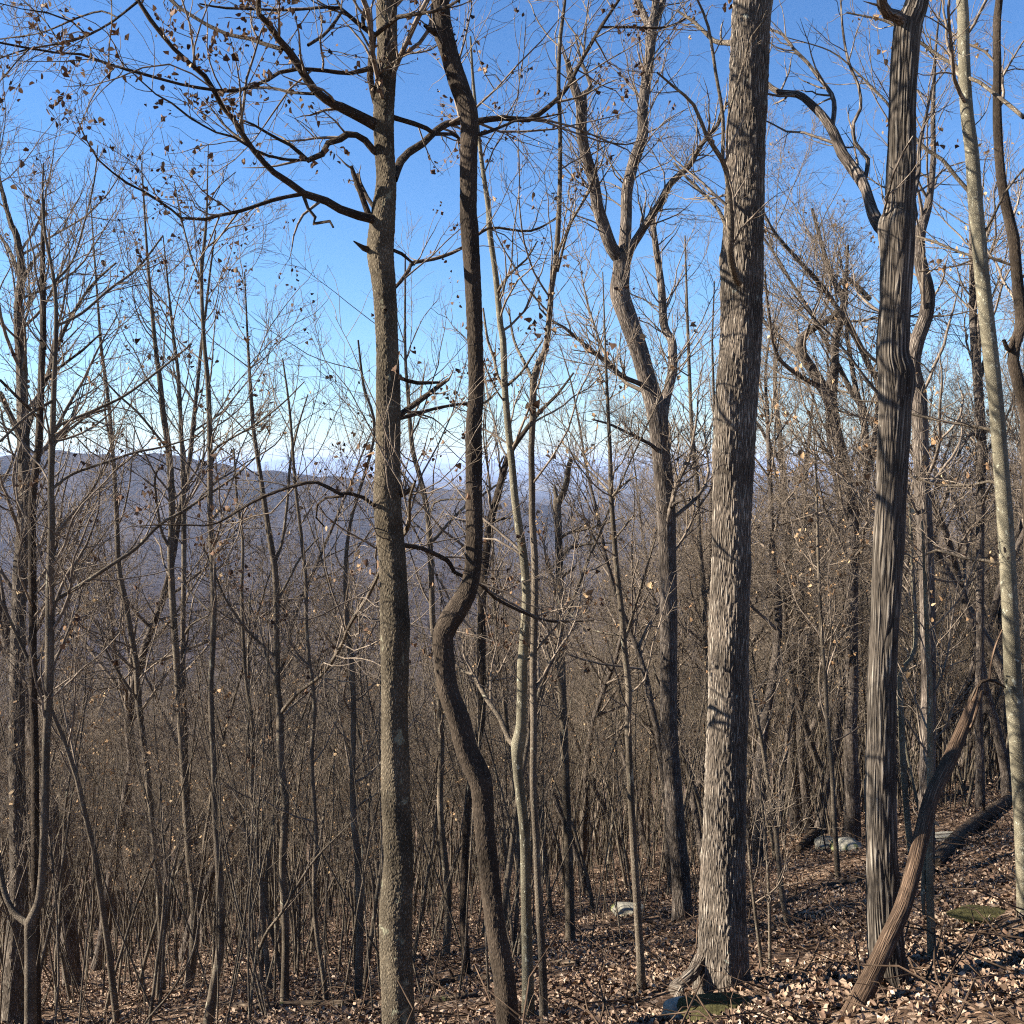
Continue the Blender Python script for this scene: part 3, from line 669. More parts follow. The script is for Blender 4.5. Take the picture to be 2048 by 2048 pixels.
tree("bare_tree", "mottled stem with a long pale shoot bent across the knobby trunk", 12.8,
     "A 1350,1500,6 1370,1932,14 D 1385,300,20 1400,500,22 1430,700,24 1460,900,28 1490,1100,30 1515,1250,34 1526,1400,34 1526,1600,34 1532,1932,36 G 1545,200,40 1550,500,42 1576,700,42 1566,900,42 1560,1100,42 1576,1400,42 1576,1600,44 1570,1830,50",
     [("G 1550,215,22 1640,110,20 1780,0,18 E 0,1700,20 60,1560,20 150,1420,20 220,1280,20 300,1130,20 375,1040,20 385,880,17 415,780,14", -5.2, 0.), ("D 1512,1250,18 1560,1100,16 1590,850,15 1600,700,14 1640,500,11 1700,300,7", .3),
      ("D 1515,1745,18 1400,1640,16 1330,1560,15 1240,1420,14 1190,1300,12 1120,1130,8", -.4), ("D 1530,1440,16 1590,1330,14 1660,1200,12 1760,1090,8", .3)],
     M_sap, nb=18, tb=(.35, 1.), blen=1.6, n2=130, n3=340, leaves=150, auto=True, sides=18)
tree("sapling", "thin wavy stem between the mottled stem and the knobby trunk", 13.0,
     "D 1560,100,8 1600,400,14 1630,800,17 1665,1100,20 1690,1350,22 1690,1550,22 1710,1800,22 G 1720,0,22 1735,200,22 1720,450,24 1730,650,24 1745,900,24 1735,1150,26 1745,1400,26 1790,1700,28 1800,1820,32",
     [], M_sap, nb=18, tb=(.3, 1.), blen=1.5, n2=120, n3=320, leaves=120, auto=True)
tree("sapling", "kinked stem with a straight companion left of the mottled stem", 13.0,
     "D 1290,600,10 1310,900,14 1340,1100,17 1335,1400,18 1345,1700,20 G 1360,50,20 1395,300,24 1390,620,26 1410,850,26 1430,1100,26 1450,1350,28 1490,1750,32",
     [("G 1400,900,20 1380,600,18 1370,300,17 1372,60,16 D 1370,1700,14 1380,1400,10", .4)], M_sap, nb=16, tb=(.3, 1.), blen=1.5, n2=120, n3=320, leaves=40, auto=True)
tree("bare_tree", "grey stem just left of the knobby trunk, bare to its middle", 13.0,
     "E 100,0,10 130,250,15 190,520,16 20,1300,0" .replace(" 20,1300,0", "") + " E 60,1000,18 30,1300,24 45,1600,28 H 70,0,29 75,300,30 70,550,32 76,800,36 100,1050,40 110,1400,42 100,1790,48",
     [], M_sap, nb=16, tb=(.3, 1.), blen=1.6, n2=120, n3=300, leaves=40, auto=True)
tree("bare_tree", "grey stem showing in the gap between the knobby and S-bent trunks", 15.0,
     "B 360,1400,8 E 360,50,15 375,300,20 400,600,26 440,750,28 482,950,30 500,1200,32 512,1560,33 H 540,0,34 560,400,34 552,700,34 570,950,36 596,1250,38 586,1560,44",
     [("E 485,1000,14 520,900,12 600,880,10 690,880,8", -.3), ("E 490,1130,22 540,1080,20 610,1000,18 690,920,16 780,860,14 920,760,9", .6)], M_sap, nb=18, tb=(.3, 1.), blen=1.7, n2=130, n3=360, leaves=60, auto=True)
tree("bare_tree", "dark leaning stem crossing behind the S-bent trunk toward the forked plated tree", 13.5,
     "E 1290,180,10 1200,300,16 1100,400,22 1000,530,28 925,650,34 872,850,40 830,1000,42 800,1250,44 782,1500,46 782,1932,48 H 772,300,50 712,650,46 690,1000,44 682,1350,44 702,1690,48",
     [("E 905,760,16 880,690,14 905,640,10", -.2), ("E 850,1000,18 900,985,16 940,985,9", -.2)], M_dark, nb=14, tb=(.4, 1.), blen=1.6, n2=130, n3=360, leaves=30, auto=True)
# right-hand background trees
tree("sapling", "slim straight stem beside the thickest trunk, running up into its branches", 12.5,
     "C 60,1300,8 80,1932,18 Q 100,500,22 130,800,24 140,1100,25 165,1400,28 175,1800,28 I 190,300,28 190,900,30 190,1150,34", [("Q 170,1420,16 200,1350,12 190,1300,8", -.1), ("I 160,820,24 130,680,24 60,480,22 0,300,20 H 1800,150,16 1740,0,12", -.6)], M_sap, nb=16, tb=(.3, 1.), blen=1.6, n2=130, n3=340, leaves=60, lmat=M_tan, auto=True)
tree("bare_tree", "crooked dark trunk in the brush between the thickest and shaggy trunks", 18.0,
     "C 560,1800,14 Q 560,300,26 590,600,32 620,950,36 636,1150,40 624,1400,44 640,1600,52 655,1932,56 I 650,200,60 650,560,72 690,880,86",
     [("Q 630,1480,34 560,1430,28 480,1400,24 420,1390,20", -.4), ("Q 628,1450,26 560,1400,22 520,1350,20 460,1240,15", -.6), ("Q 600,700,20 520,560,17 470,470,14 400,400,9", -.6)], M_plate, nb=20, tb=(.35, 1.), blen=2.2, n2=180, n3=560, n4=300, twr=.0032, leaves=120, lmat=M_tan, lsize=.07, auto=True)
tree("bare_tree", "thinner trunk standing against the crooked dark one", 18.6,
     "Q 770,300,12 740,600,22 720,850,30 710,1200,36 700,1450,40 702,1700,44 I 705,0,46 700,350,48 720,600,50 748,870,58", [("Q 640,1080,10 720,1180,26 780,1225,28 800,1250,20", -.3)], M_plate, nb=18, tb=(.3, 1.), blen=2.0, n2=160, n3=460, n4=200, twr=.0032, leaves=140, lmat=M_tan, lsize=.07, auto=True)
tree("oak_tree", "forked oak with long leaning limbs behind the gap between thickest and shaggy trunks", 21.0,
     "C 760,1150,16 860,1500,26 930,1700,34 Q 700,0,44 790,210,60 858,330,70 890,500,66 930,650,68 960,800,70 985,1000,68 985,1300,64 982,1600,64 985,1932,66 I 975,300,70 985,700,84",
     [("Q 875,340,48 885,200,48 892,0,46 C 940,1700,36 950,1550,24 960,1350,14", -.8), ("Q 990,1000,44 1060,800,42 1062,600,40 1045,420,36 1000,250,30 960,0,22 C 950,1750,14", .8),
      ("Q 1085,700,34 1110,560,38 1130,260,38 1080,150,36 1010,0,34 C 900,1700,30 800,1560,28 680,1430,24 560,1290,18 500,1180,10", -1.4), ("C 890,1600,20 960,1540,26 1080,1650,28", .8), ("Q 760,160,36 680,80,30 600,0,24 C 500,1780,20 420,1600,12", 1.2),
      ("Q 800,260,30 640,160,24 560,60,20 C 520,1700,16 500,1500,9", -1.5)], M_plate, nb=18, tb=(.4, 1.), blen=3.2, n2=420, n3=1700, n4=1500, twr=.0038, leaves=120, lmat=M_tan, lsize=.08, sides=22, l2=.4)
tree("bare_tree", "grey trunk seen just left of the lichen-speckled trunk, far back", 20.0,
     "C 1630,800,20 1645,1300,32 1650,1700,40 Q 1660,0,48 1682,300,50 1700,600,48 1692,900,44 1690,1200,42 1690,1700,42 I 1680,200,42 1690,520,48", [("Q 1690,200,30 1720,100,26 1730,0,20", .6), ("Q 1700,560,22 1640,520,20 1560,640,14", -.6)],
     M_plate, ext=2, nb=26, tb=(.35, 1.), blen=2.6, n2=260, n3=900, n4=600, twr=.0036, leaves=80, lmat=M_tan, lsize=.08)
tree("sapling", "straight slim stem rising from beside the pale rocks", 19.0,
     "Q 770,500,6 785,800,14 800,1300,18 820,1700,21 I 835,0,22 845,250,24 870,500,26 885,800,27 905,1130,32", [], M_sap, nb=18, tb=(.3, 1.), blen=1.8, n2=130, n3=380, leaves=160, lmat=M_tan, lsize=.07, twr=.003, auto=True)
tree("sapling", "pale slim stem just behind the leaning dead trunk", 9.0,
     "Q 1370,1000,12 1385,1300,20 1400,1700,26 I 1410,0,30 1415,400,34 1410,900,38 1415,1300,42 1425,1570,50", [("I 1380,1330,20 1375,1200,26 1385,1000,26 1370,800,24", .1)], M_lichen, nb=16, tb=(.35, 1.), blen=1.1, n2=110, n3=280, leaves=100, lmat=M_tan, auto=True)
tree("sapling", "slim stem on the upper side of the shaggy trunk, pale below", 14.0,
     "Q 1300,900,12 1320,1300,20 1330,1700,24 I 1250,0,28 1255,250,32 1262,450,34 1288,800,34 1312,1000,40", [("I 1360,780,18 1310,560,16 1260,300,14 1230,200,9", .2)], M_lichen, nb=16, tb=(.35, 1.), blen=1.6, n2=120, n3=340, leaves=140, lmat=M_tan, lsize=.06, auto=True)
tree("sapling", "curving sapling on open leaves between thickest and shaggy trunks", 12.0,
     "I 420,0,14 430,100,18 480,350,22 520,600,24 560,850,27 580,1050,28 600,1250,30 632,1400,36", [("I 565,880,16 590,820,14 570,600,12 620,420,8", .2)], M_sap, nb=12, tb=(.3, 1.), blen=1.2, n2=90, n3=240, leaves=40, lmat=M_tan, auto=True)
tree("sapling", "short whip-thin sapling, the straighter of two near the thickest trunk's foot", 9.5,
     "I 470,560,8 485,720,12 510,950,15 526,1300,17 530,1640,20", [], M_sap, nb=8, tb=(.3, 1.), blen=.8, n2=40, n3=100, auto=True, sides=10)
tree("sapling", "short whip-thin sapling, the more slanting of two near the thickest trunk's foot", 9.4,
     "I 400,700,8 412,950,14 440,1250,18 486,1630,21", [], M_sap, nb=8, tb=(.3, 1.), blen=.8, n2=40, n3=100, auto=True, sides=10)

# ------------------------------------------------------------------ leaning dead trunk and things on the ground
L = line3("I 900,2050,138 960,1932,132 1100,1650,108 1190,1450,97 1262,1290,92 1322,1080,86 1372,870,86 1422,680,82 1500,520,80 1562,380,74 1622,230,60 1655,130,44", 6.3, 1.5)
g0 = float(ground(L[0, 0], L[0, 1]))
d = L[0] - L[1]; k = (L[0, 2] - g0 + .15) / max(.05, -d[2])
L = np.vstack([L[0] + d * np.array([k, k, k, 0]), L])
root = empty("dead_trunk", (L[0, 0], L[0, 1], g0), "barkless brown dead trunk leaning steeply across the shaggy trunk", "dead trunk")
stem_mesh("trunk", L, M_dead, root, 28, 0.04, True)
stem_mesh("branch", line3("I 1640,150,30 1668,85,24 1695,45,22 1740,32,20 1775,40,22 1830,75,8", 7.75, .1), M_rot, root, 10, .04, True)
stem_mesh("branch", line3("Q 1742,1870,14 1752,1780,12 1775,1690,12 1812,1600,9", 7.78, .1), M_dead, root, 8, .04)
stem_mesh("splinter", line3("I 1655,150,26 1672,100,14 1680,60,4", 7.72, 0), M_dead, root, 6, .02)
stem_mesh("branch", line3("I 1590,330,20 1640,290,18 1670,200,16 1700,90,9", 7.6, -.1), M_dead, root, 8, .04)

def lying(name, label, s, mat, cat, lift=.6, sides=14, snags=0):
    p = parse(s); out = []
    for x, y, wd in p:
        h = hit(x, y); r = wd * h[1] / F / 2
        out.append((h[0], h[1], float(ground(h[0], h[1])) + r * lift, r))
    out = np.array(out)
    m = out.mean(0)
    o = empty(name, (m[0], m[1], m[2]), label, cat)
    _, P, R = stem_mesh("stem", out, mat, o, sides, .08, True)
    for k in range(snags):
        i = rng.integers(2, len(P) - 2); d = norm(rng.normal(size=3) + np.array([0, 0, 1.1])); n = rng.uniform(.2, .7)
        ln = np.array([(*(P[i] + d * n * t + rng.normal(size=3) * .02 * t), R[i] * .35 * (1 - .8 * t)) for t in np.linspace(0, 1, 5)])
        stem_mesh("snag", ln, mat, o, 6, .1)
    return o
lying("fallen_log", "long dark fallen log slanting up to the lichen-speckled trunk", "I 1440,1080,80 1520,985,80 1600,905,78 1750,785,70 1890,700,60", M_rot, "log", .8, 22, 2)
lying("fallen_log", "black rotting log lying between the thickest and shaggy trunks", "I 390,1395,34 500,1340,40 620,1282,44 800,1205,42 960,1160,38 1040,1150,30", M_rot, "log", .7, 18, 2)
lying("fallen_log", "short dark log propped beside the pale rocks", "I 690,985,40 740,930,46 790,880,44 860,820,34", M_rot, "log", .9, 16, 2)
lying("fallen_log", "thin brown log high on the slope behind the leaning dead trunk", "I 1470,715,22 1600,652,26 1730,598,22", M_dead, "log", .8, 12, 1)
lying("fallen_branch", "crooked grey branch lying just before the shaggy trunk", "I 700,1478,14 760,1460,20 850,1400,26 905,1385,28 1010,1372,24 1090,1350,16", M_dead, "branch", .8, 12, 3)
lying("fallen_branch", "dark stick by the shaggy trunk under the long fallen log", "I 1440,1260,16 1500,1232,20 1600,1210,16 1680,1190,9", M_rot, "branch", .8, 10, 2)
lying("fallen_log", "mouldering log running across behind the knobby trunk's foot", "H 0,1828,32 200,1832,40 400,1828,44 560,1805,42 760,1780,30", M_rot, "log", .6, 18, 1)
lying("fallen_log", "dark broken log behind the S-bent trunk's foot", "H 470,1760,30 560,1722,44 680,1690,44 840,1688,30", M_rot, "log", .7, 16, 3)
lying("fallen_log", "dark log far down the slope behind the slim dark stem", "H 1100,1612,26 1200,1606,32 1330,1595,26", M_rot, "log", .7, 12, 1)
lying("fallen_log", "dark log lying along the ground under the mottled stem", "G 1180,1835,40 1400,1860,54 1650,1850,58 1930,1838,50", M_rot, "log", .6, 16, 2)
lying("fallen_branch", "upper of two bleached poles lying under the bowed-foot stem", "G 720,1835,12 800,1800,18 900,1768,20 1040,1756,18 1180,1748,14", M_dead, "branch", 1.2, 10, 1)
lying("fallen_branch", "lower of two bleached poles lying under the bowed-foot stem", "G 900,1842,14 960,1826,20 1050,1800,18 1170,1768,14", M_dead, "branch", 1.2, 10, 0)

def shoot(label, s, Y, dY, mat=None):
    L = line3(s, Y, dY); g = float(ground(L[0, 0], L[0, 1]))
    L = np.vstack([[L[0, 0], L[0, 1], g - .1, L[0, 3]], L]) if L[0, 2] > g else L
    o = empty("sapling", (L[0, 0], L[0, 1], g), label, "sapling")
    _, P, R = stem_mesh("trunk", L, mat or M_sap, o, 8, .1)
    k = resample(P, R, 12)
    p1, r1 = spawn(k[0][None], k[1][None], 9, .3, 1, 35, .25, 6, .12, .08, .6, .002, .001)
    p2, r2 = spawn(p1, r1, 22, .2, 1, 40, .5, 4, .15, .05, .7, .0016, .001)
    v, q, b = join([tubes(p1, r1, 4), tubes(p2, r2, 3)])
    mesh_obj("crown", v, q, M_twig, o, b)
shoot("pale whip sapling leaning hard over the bleached poles", "G 790,1945,12 940,1760,12 1060,1550,11 1100,1350,9 1135,1190,6", 10.6, .6)
shoot("long pale sapling bowing across the mottled stem", "G 1385,1840,18 1400,1650,17 1460,1450,17 1560,1310,16 1640,1170,15 1750,1010,12 1930,830,7", 11.6, -.8)
shoot("thin upright whip rising from the shaggy trunk's foot", "I 1215,1900,9 1240,1700,8 1270,1580,8 1340,1500,5", 7.0, .2, M_dead)
shoot("bleached stick poking up left of the leaning dead trunk", "I 1190,1950,16 1230,1860,14 1330,1700,9", 6.4, .2, M_dead)
shoot("thin arching bramble cane by the shaggy trunk's open side", "I 1390,1900,8 1420,1800,8 1500,1700,7 1530,1690,4", 6.8, .2, M_dead)

def rock(label, px, py, size, squash=.5, mat=None, name="rock", cat="rock"):
    h = hit(px, py)
    import bmesh
    bm = bmesh.new(); bmesh.ops.create_icosphere(bm, subdivisions=4, radius=1)
    v = np.array([x.co[:] for x in bm.verts]); f = np.array([[x.index for x in g.verts] for g in bm.faces]); bm.free()
    ph = rng.random(9) * 6.28
    n = sum(np.sin(v[:, i % 3] * (1.6 + .9 * i) + 1.7 * v[:, (i + 1) % 3] * (1 + .5 * i) + ph[i]) / (1 + i) for i in range(7))
    v = v * (1 + .13 * n)[:, None]
    ax = norm(rng.normal(size=(5, 3)))                      # a few broken flat faces
    for a in ax:
        dd = v @ a; v = v - np.maximum(dd - .78, 0)[:, None] * a * .85
    v = v * np.array([size[0], size[1], size[0] * squash])
    v = v + np.array([h[0], h[1], float(ground(h[0], h[1])) + size[0] * squash * .25])
    o = mesh_obj(name, v, f, mat or M_rock, origin=(h[0], h[1], float(ground(h[0], h[1]))))
    tag(o, label, cat)
rock("pale sunlit rock, the whiter of two beside the short propped log", 1348 + 835 * KS, 1348 + 955 * KS, (.28, .3), .55)
rock("tan flat rock touching the shaggy trunk, beside the paler rock", 1348 + 965 * KS, 1348 + 970 * KS, (.34, .36), .5)
rock("flat mossy slab beside the long fallen log", 1348 + 1510 * KS, 1348 + 915 * KS, (.36, .3), .2)
rock("small upright rock at the picture's bottom by the thickest trunk's root", 1348 + 60 * KS, 1348 + 1905 * KS, (.16, .14), .9)
rock("small yellow stone in the brush behind the slim dark stem", 680 + 1125 * KS, 1348 + 985 * KS, (.16, .16), .7)
rock("green-tinged rock half buried before the forked plated tree", 680 + 1600 * KS, 1348 + 1320 * KS, (.3, .25), .45)
rock("low green moss cushion on the ground beside the small upright rock", 1348 + 310 * KS, 1348 + 1875 * KS, (.42, .2), .14, M_moss, "moss_cushion", "moss")
rock("low brown moss mound on the slope near the lichen-speckled trunk", 1348 + 1740 * KS, 1348 + 1345 * KS, (.36, .2), .12, M_moss, "moss_cushion", "moss")
# root of the thickest tree
oak = [o for o in bpy.data.objects if o.get("label", "").startswith("thickest")][0]
for s in ("I 150,1560,70 110,1640,72 60,1690,70 0,1740,62 H 1880,1745,50 1840,1800,24", "I 360,1700,60 410,1735,46 450,1760,22", "I 240,1710,70 230,1760,60 225,1800,24"):
    p = parse(s); out = []
    for k, (x, y, wd) in enumerate(p):
        q = PX(x, y, oak.location.y - .05 - .06 * k); out.append((*q, wd * KS ** 0 * q[1] / F / 2))
    out = np.array(out); out[-1, 2] -= .06
    stem_mesh("root", out, M_ridged, oak, 24, .03)

# ------------------------------------------------------------------ the thicket: stock trees, copied
def stock(kind, seed):
    """an unplaced tree of a kind: returns (trunk arrays, crown arrays, leaf arrays)"""
    if kind == "sapling":
        H = rng.uniform(6, 8.5); r = rng.uniform(.026, .050); K = 20
        nb, blen, n2, n3, n4 = 20, .22, 110, 330, 160
    elif kind == "pole":
        H = rng.uniform(7, 10); r = rng.uniform(.035, .055); K = 18
        nb, blen, n2, n3, n4 = 16, .2, 70, 170, 0
    elif kind == "tall":
        H = rng.uniform(15, 18); r = rng.uniform(.11, .16); K = 24
        nb, blen, n2, n3, n4 = 30, .30, 300, 1700, 4200
    else:
        H = rng.uniform(13, 16); r = .11; K = 14
        nb, blen, n2, n3, n4 = 20, .28, 150, 520, 0
    d = np.array([0, 0, 1.]) + rng.normal(size=3) * np.array([.08, .08, 0]); P = [np.array([0, 0, -.3])]
    drift = rng.normal(size=3) * .02
    for k in range(K - 1):
        d = norm(d + rng.normal(size=3) * (.045 if kind in ('sapling', 'pole') else .075) * np.array([1, 1, 0]) + drift + np.array([0, 0, .06])); P.append(P[-1] + d * H / (K - 1))
    P = np.array(P); s = np.linspace(0, 1, K); R = r * (1 - .9 * s ** .9)
    R[0] *= 1.25
    ts = [smooth_line(np.c_[P, R], .25)]
    tr = tubes(ts[0][None, :, :3], ts[0][None, :, 3], 8 if kind in ("sapling", "pole") else (14 if kind == "tall" else 6))
    t0 = {"pole": .4, "sapling": .38, "tall": .36, "far": .3}[kind]
    up = {"pole": .15, "sapling": .14, "tall": .07, "far": .08}[kind]
    p1, r1 = spawn(P[None], R[None], nb, t0, 1, 46, blen, 10, .12, up, .5, .004, .002, lmin=.5)
    p2, r2 = spawn(p1, r1, n2, .2, 1, 42, .42, 7, .15, up * .7, .55, .003, .0016, 2.5)
    tw = [tubes(p1, r1, 5), tubes(p2, r2, 4 if kind != "far" else 3)]
    rm = {"pole": .0045, "sapling": .0032, "tall": .0038, "far": .009}[kind]
    p3, r3 = spawn(p2, r2, n3, .15, 1, 42, .5, 5, .17, up * .5, .6, rm, rm * .6, 1.2, .12)
    tw.append(tubes(p3, r3, 3)); ends = p3
    if n4:
        p4, r4 = spawn(p3, r3, n4, .2, 1, 40, .6, 4, .15, .05, .7, rm * .8, rm * .5, .6, .08)
        tw.append(tubes(p4, r4, 3)); ends = p4
    lf = None
    if kind != "far" and rng.random() < .6:
        k = rng.choice(len(ends), 14 if kind == "sapling" else 26)
        pos = np.repeat(ends[k, -1], 4, 0) + rng.normal(size=(len(k) * 4, 3)) * .07
        lf = leaf_faces(pos, np.full(len(pos), .06), None, .7)
    return tr, join(tw), lf

def proto(name, kind, mat):
    tr, cr, lf = stock(kind, 0)
    root = bpy.data.objects.new(name, None); root.empty_display_size = .2
    kids = [mesh_obj("trunk", tr[0], tr[1], mat, root, tr[2], origin=(0, 0, 0), link=False), mesh_obj("crown", cr[0], cr[1], M_twig, root, cr[2], origin=(0, 0, 0), link=False)]
    if lf is not None:
        kids.append(mesh_obj("leaves", lf[0], lf[1], M_tan, root, tone=lf[2], origin=(0, 0, 0), link=False))
    return root, kids

def place(pr, x, y, s, rot, label, cat, group):
    root, kids = pr
    o = root.copy(); C.objects.link(o)
    o.location = (x, y, float(ground(x, y))); o.scale = (s, s, s); o.rotation_euler = (0, 0, rot)
    tag(o, label, cat, group)
    for k in kids:
        c = k.copy(); c.parent = o; C.objects.link(c)
    return o

saps = [proto("sapling", "sapling", M_sap) for _ in range(12)]
talls = [proto("bare_tree", "tall", M_plate) for _ in range(7)]
n = 0
while n < 290:
    u = rng.uniform(-.56, .56); Y = rng.uniform(10.5, 42) if rng.random() < .8 else rng.uniform(10.5, 22)
    lim = np.interp(u, [-.5, -.1, .05, .15, .3, .5], [11., 11., 13.0, 17, 21, 22])
    if Y < lim: continue
    place(saps[rng.integers(len(saps))], u * Y, Y, rng.uniform(.55, 1.15), rng.random() * 6.28, "thin bare sapling in the dense thicket covering the slope below", "sapling", "saplings of the thicket")
    n += 1
n = 0
while n < 96:
    u = rng.uniform(-.6, .62); Y = rng.uniform(19, 60)
    dens = np.interp(u, [-.6, -.42, -.3, .0, .15, .6], [.8, .25, .04, .35, .95, 1.])
    if rng.random() > dens: continue
    s = rng.uniform(.75, 1.05) * np.interp(u, [-.4, -.25, .1, .25], [1., .6, .7, 1.])
    place(talls[rng.integers(len(talls))], u * Y, Y, s, rng.random() * 6.28, "tall bare tree among the thicket on the slope below", "tree", "tall trees of the thicket")
    n += 1
for x, y, s, in ((-8.4, 18.8, 1.1), (-9.6, 22.5, 1.1)):
    place(talls[rng.integers(len(talls))], x, y, s, rng.random() * 6.28, "tall bare tree among the thicket on the slope below", "tree", "tall trees of the thicket")
# two trees beyond the picture's edge that dapple the slope with shade
for x, y, s in ((-15, 6.5, 1.), (-13, 12.5, .9)):
    place(talls[rng.integers(len(talls))], x, y, s, rng.random() * 6.28, "tall bare tree standing beyond the broad dark trunk", "tree", "tall trees beyond the broad trunk")

# far woods: one mass of trees on the lower slope
def far_woods(name, label, protos, pts, scl):
    me = bpy.data.meshes.new(name); me.vertices.add(len(pts)); me.vertices.foreach_set("co", np.asarray(pts, np.float32).ravel())
    at = me.attributes.new("size", 'FLOAT', 'POINT'); at.data.foreach_set("value", np.asarray(scl, np.float32))
    at = me.attributes.new("turn", 'FLOAT', 'POINT'); at.data.foreach_set("value", (rng.random(len(pts)) * 6.28).astype(np.float32))
    o = bpy.data.objects.new(name, me); C.objects.link(o); tag(o, label, None, None, "stuff")
    col = bpy.data.collections.new(name + "_stock")
    for k in protos: col.objects.link(k)
    ng = bpy.data.node_groups.new(name, 'GeometryNodeTree')
    ng.interface.new_socket("Geometry", in_out='INPUT', socket_type='NodeSocketGeometry')
    ng.interface.new_socket("Geometry", in_out='OUTPUT', socket_type='NodeSocketGeometry')
    N, Lk = ng.nodes, ng.links
    gi, go = N.new("NodeGroupInput"), N.new("NodeGroupOutput")
    ip = N.new("GeometryNodeInstanceOnPoints"); ci = N.new("GeometryNodeCollectionInfo")
    ci.inputs["Collection"].default_value = col; ci.inputs["Separate Children"].default_value = True; ci.inputs["Reset Children"].default_value = True
    s = N.new("GeometryNodeInputNamedAttribute"); s.data_type = 'FLOAT'; s.inputs[0].default_value = "size"
    t = N.new("GeometryNodeInputNamedAttribute"); t.data_type = 'FLOAT'; t.inputs[0].default_value = "turn"
    cx = N.new("ShaderNodeCombineXYZ"); Lk.new(t.outputs[0], cx.inputs[2])
    ip.inputs["Pick Instance"].default_value = True
    Lk.new(gi.outputs[0], ip.inputs["Points"]); Lk.new(ci.outputs[0], ip.inputs["Instance"]); Lk.new(s.outputs[0], ip.inputs["Scale"]); Lk.new(cx.outputs[0], ip.inputs["Rotation"])
    Lk.new(ip.outputs[0], go.inputs[0])
    md = o.modifiers.new("woods", 'NODES'); md.node_group = ng
    return o

def one_mesh(kind, mat):
    tr, cr, lf = stock(kind, 0); v, q, b = join([tr, cr])
    return mesh_obj("far_tree", v, q, mat, None, b, link=False)
fars = [one_mesh("far", M_twig) for _ in range(6)]
mids = [one_mesh("pole", M_sap) for _ in range(8)]
def scatter(n, y0, y1, p):
    Y = y0 + (y1 - y0) * rng.random(n) ** p; u = rng.uniform(-.66, .66, n); x = u * Y
    return np.stack([x, Y, ground(x, Y) - .1], 1)
p1 = scatter(1500, 24, 85, .9)
far_woods("thicket", "dense brown thicket of bare saplings down the slope", mids, p1, rng.uniform(.7, 1.25, len(p1)))
p2 = scatter(2600, 45, 420, 1.2)
far_woods("woods", "grey-brown bare woods below the thicket", fars, p2, rng.uniform(.7, 1.1, len(p2)))

# ------------------------------------------------------------------ fallen leaves, sticks, brush
n = 230000
Y = 3.5 + 30 * rng.random(n) ** 1.5; u = rng.uniform(-.62, .62, n); x = u * (Y + .5)
clump = np.sin(x * 2.1 + 1.3 * np.sin(Y * 1.7)) + np.sin(Y * 2.9 + 1.6 * np.sin(x * 1.9 + 2)) + .8 * np.sin(x * 5.3 - Y * 4.1)
k = rng.random(n) < np.clip(.62 + .28 * clump, .12, 1); x, Y = x[k], Y[k]; n = len(x)
pos = np.stack([x, Y, ground(x, Y) + rng.uniform(.004, .04, n)], 1)
v, q, t = leaf_faces(pos, np.full(n, .045), .6, .9)
tag(mesh_obj("leaf_litter", v, q, M_litter, tone=t), "brown and tan fallen leaves strewn over the slope", None, None, "stuff")
n = 2600
Y = 4 + 30 * rng.random(n) ** 1.3; x = rng.uniform(-.6, .6, n) * Y; yaw = rng.random(n) * 6.28
d = np.stack([np.cos(yaw), np.sin(yaw), np.abs(rng.normal(0, .25, n))], 1); ln = rng.uniform(.15, 1.1, n)
P = np.stack([np.stack([x, Y, ground(x, Y) + .02], 1) + d * (ln * k / 3)[:, None] + rng.normal(size=(n, 3)) * .02 * k for k in range(4)], 1)
P[:, :, 2] = np.maximum(P[:, :, 2], ground(P[:, :, 0], P[:, :, 1]) + .012)
v, q, b = tubes(P, (rng.uniform(.003, .011, n)[:, None] * np.array([1, .9, .7, .4])), 4)
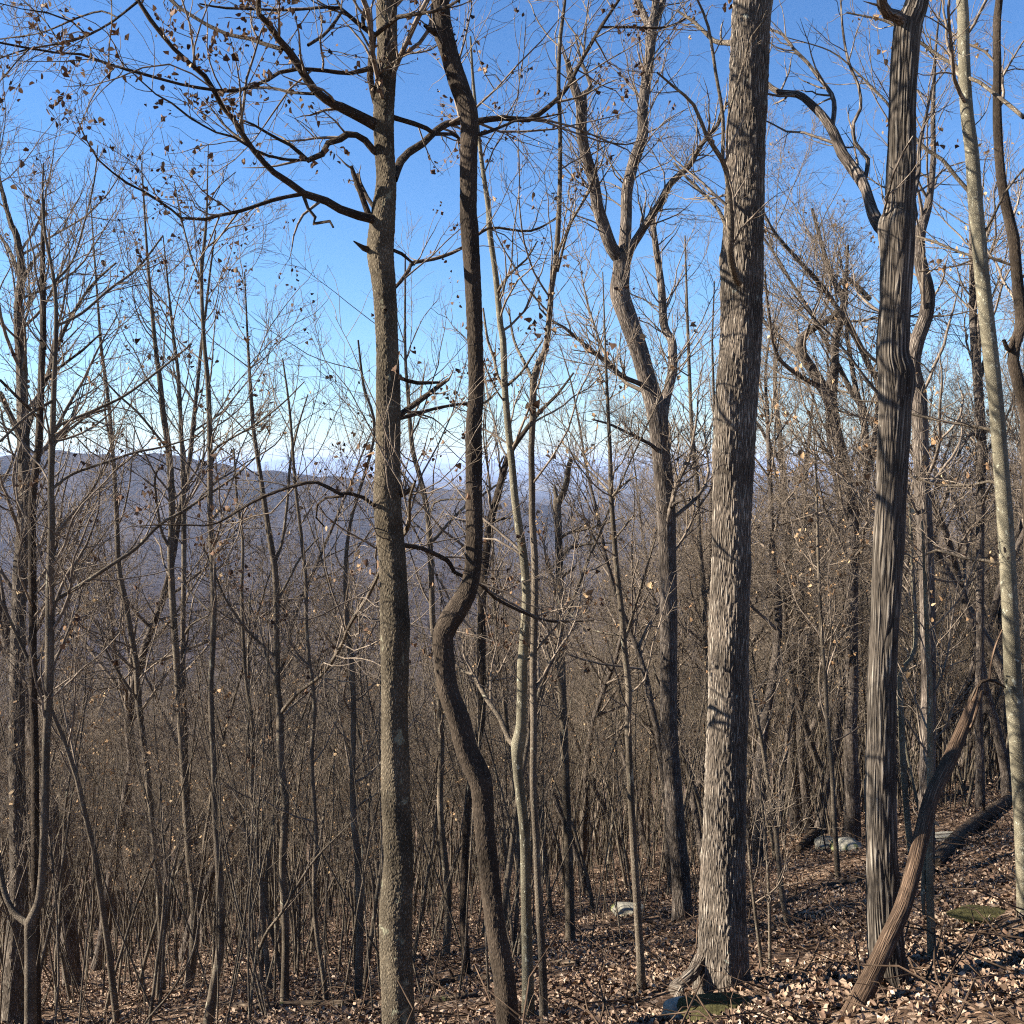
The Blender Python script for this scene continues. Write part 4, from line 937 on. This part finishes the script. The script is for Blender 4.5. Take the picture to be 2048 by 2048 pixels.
tag(mesh_obj("twig_litter", v, q, M_dead, bark=b), "dead sticks and twigs lying among the leaves", None, None, "stuff")
n = 800
Y = 8 + 26 * rng.random(n) ** .9; u = rng.uniform(-.58, .58, n); k = Y > np.interp(u, [-.5, 0, .15, .25, .5], [9, 10, 13, 19, 22]); Y, u = Y[k], u[k]; n = len(Y); x = u * Y
P0 = np.stack([x, Y, ground(x, Y) - .05], 1); d = norm(np.stack([rng.normal(0, .22, n), rng.normal(0, .22, n), np.ones(n)], 1)); ln = rng.uniform(.8, 5.5, n)
P = [P0]
for k in range(7):
    d = norm(d + rng.normal(size=(n, 3)) * .055 + np.array([0, 0, .05])); P.append(P[-1] + d * (ln / 7)[:, None])
P = np.stack(P, 1); R = (.003 + ln * .0022)[:, None] * np.linspace(1, .3, 8)[None]
p1, r1 = spawn(P, R, 3600, .35, 1, 34, .28, 5, .13, .08, .6, .0018, .001, 1.2, .15)
p2, r2 = spawn(p1, r1, 5000, .2, 1, 40, .5, 4, .15, .04, .7, .0015, .001, .5, .08)
v, q, b = join([tubes(P, R, 5), tubes(p1, r1, 3), tubes(p2, r2, 3)])
tag(mesh_obj("brush", v, q, M_sap, bark=b), "upright tangle of whip-thin bare brush under the saplings", None, None, "stuff")

# ------------------------------------------------------------------ haze over the valley
bx = np.array([(sx, sy, sz) for sx in (-64000, 64000) for sy in (-500, 43000) for sz in (-260, 130)], float)
fq = np.array([(0, 1, 3, 2), (4, 6, 7, 5), (0, 4, 5, 1), (2, 3, 7, 6), (0, 2, 6, 4), (1, 5, 7, 3)])
m = bpy.data.materials.new("haze"); m.use_nodes = True; N = m.node_tree.nodes
for x in list(N):
    if x.type == 'BSDF_PRINCIPLED': N.remove(x)
pv = N.new("ShaderNodeVolumePrincipled"); pv.inputs["Density"].default_value = 0.00007; pv.inputs["Color"].default_value = (.50, .66, 1, 1)
m.node_tree.links.new(pv.outputs[0], N["Material Output"].inputs["Volume"])
tag(mesh_obj("haze", bx, fq, m, smooth=False), "thin blue haze lying over the far valley", None, None, "stuff")
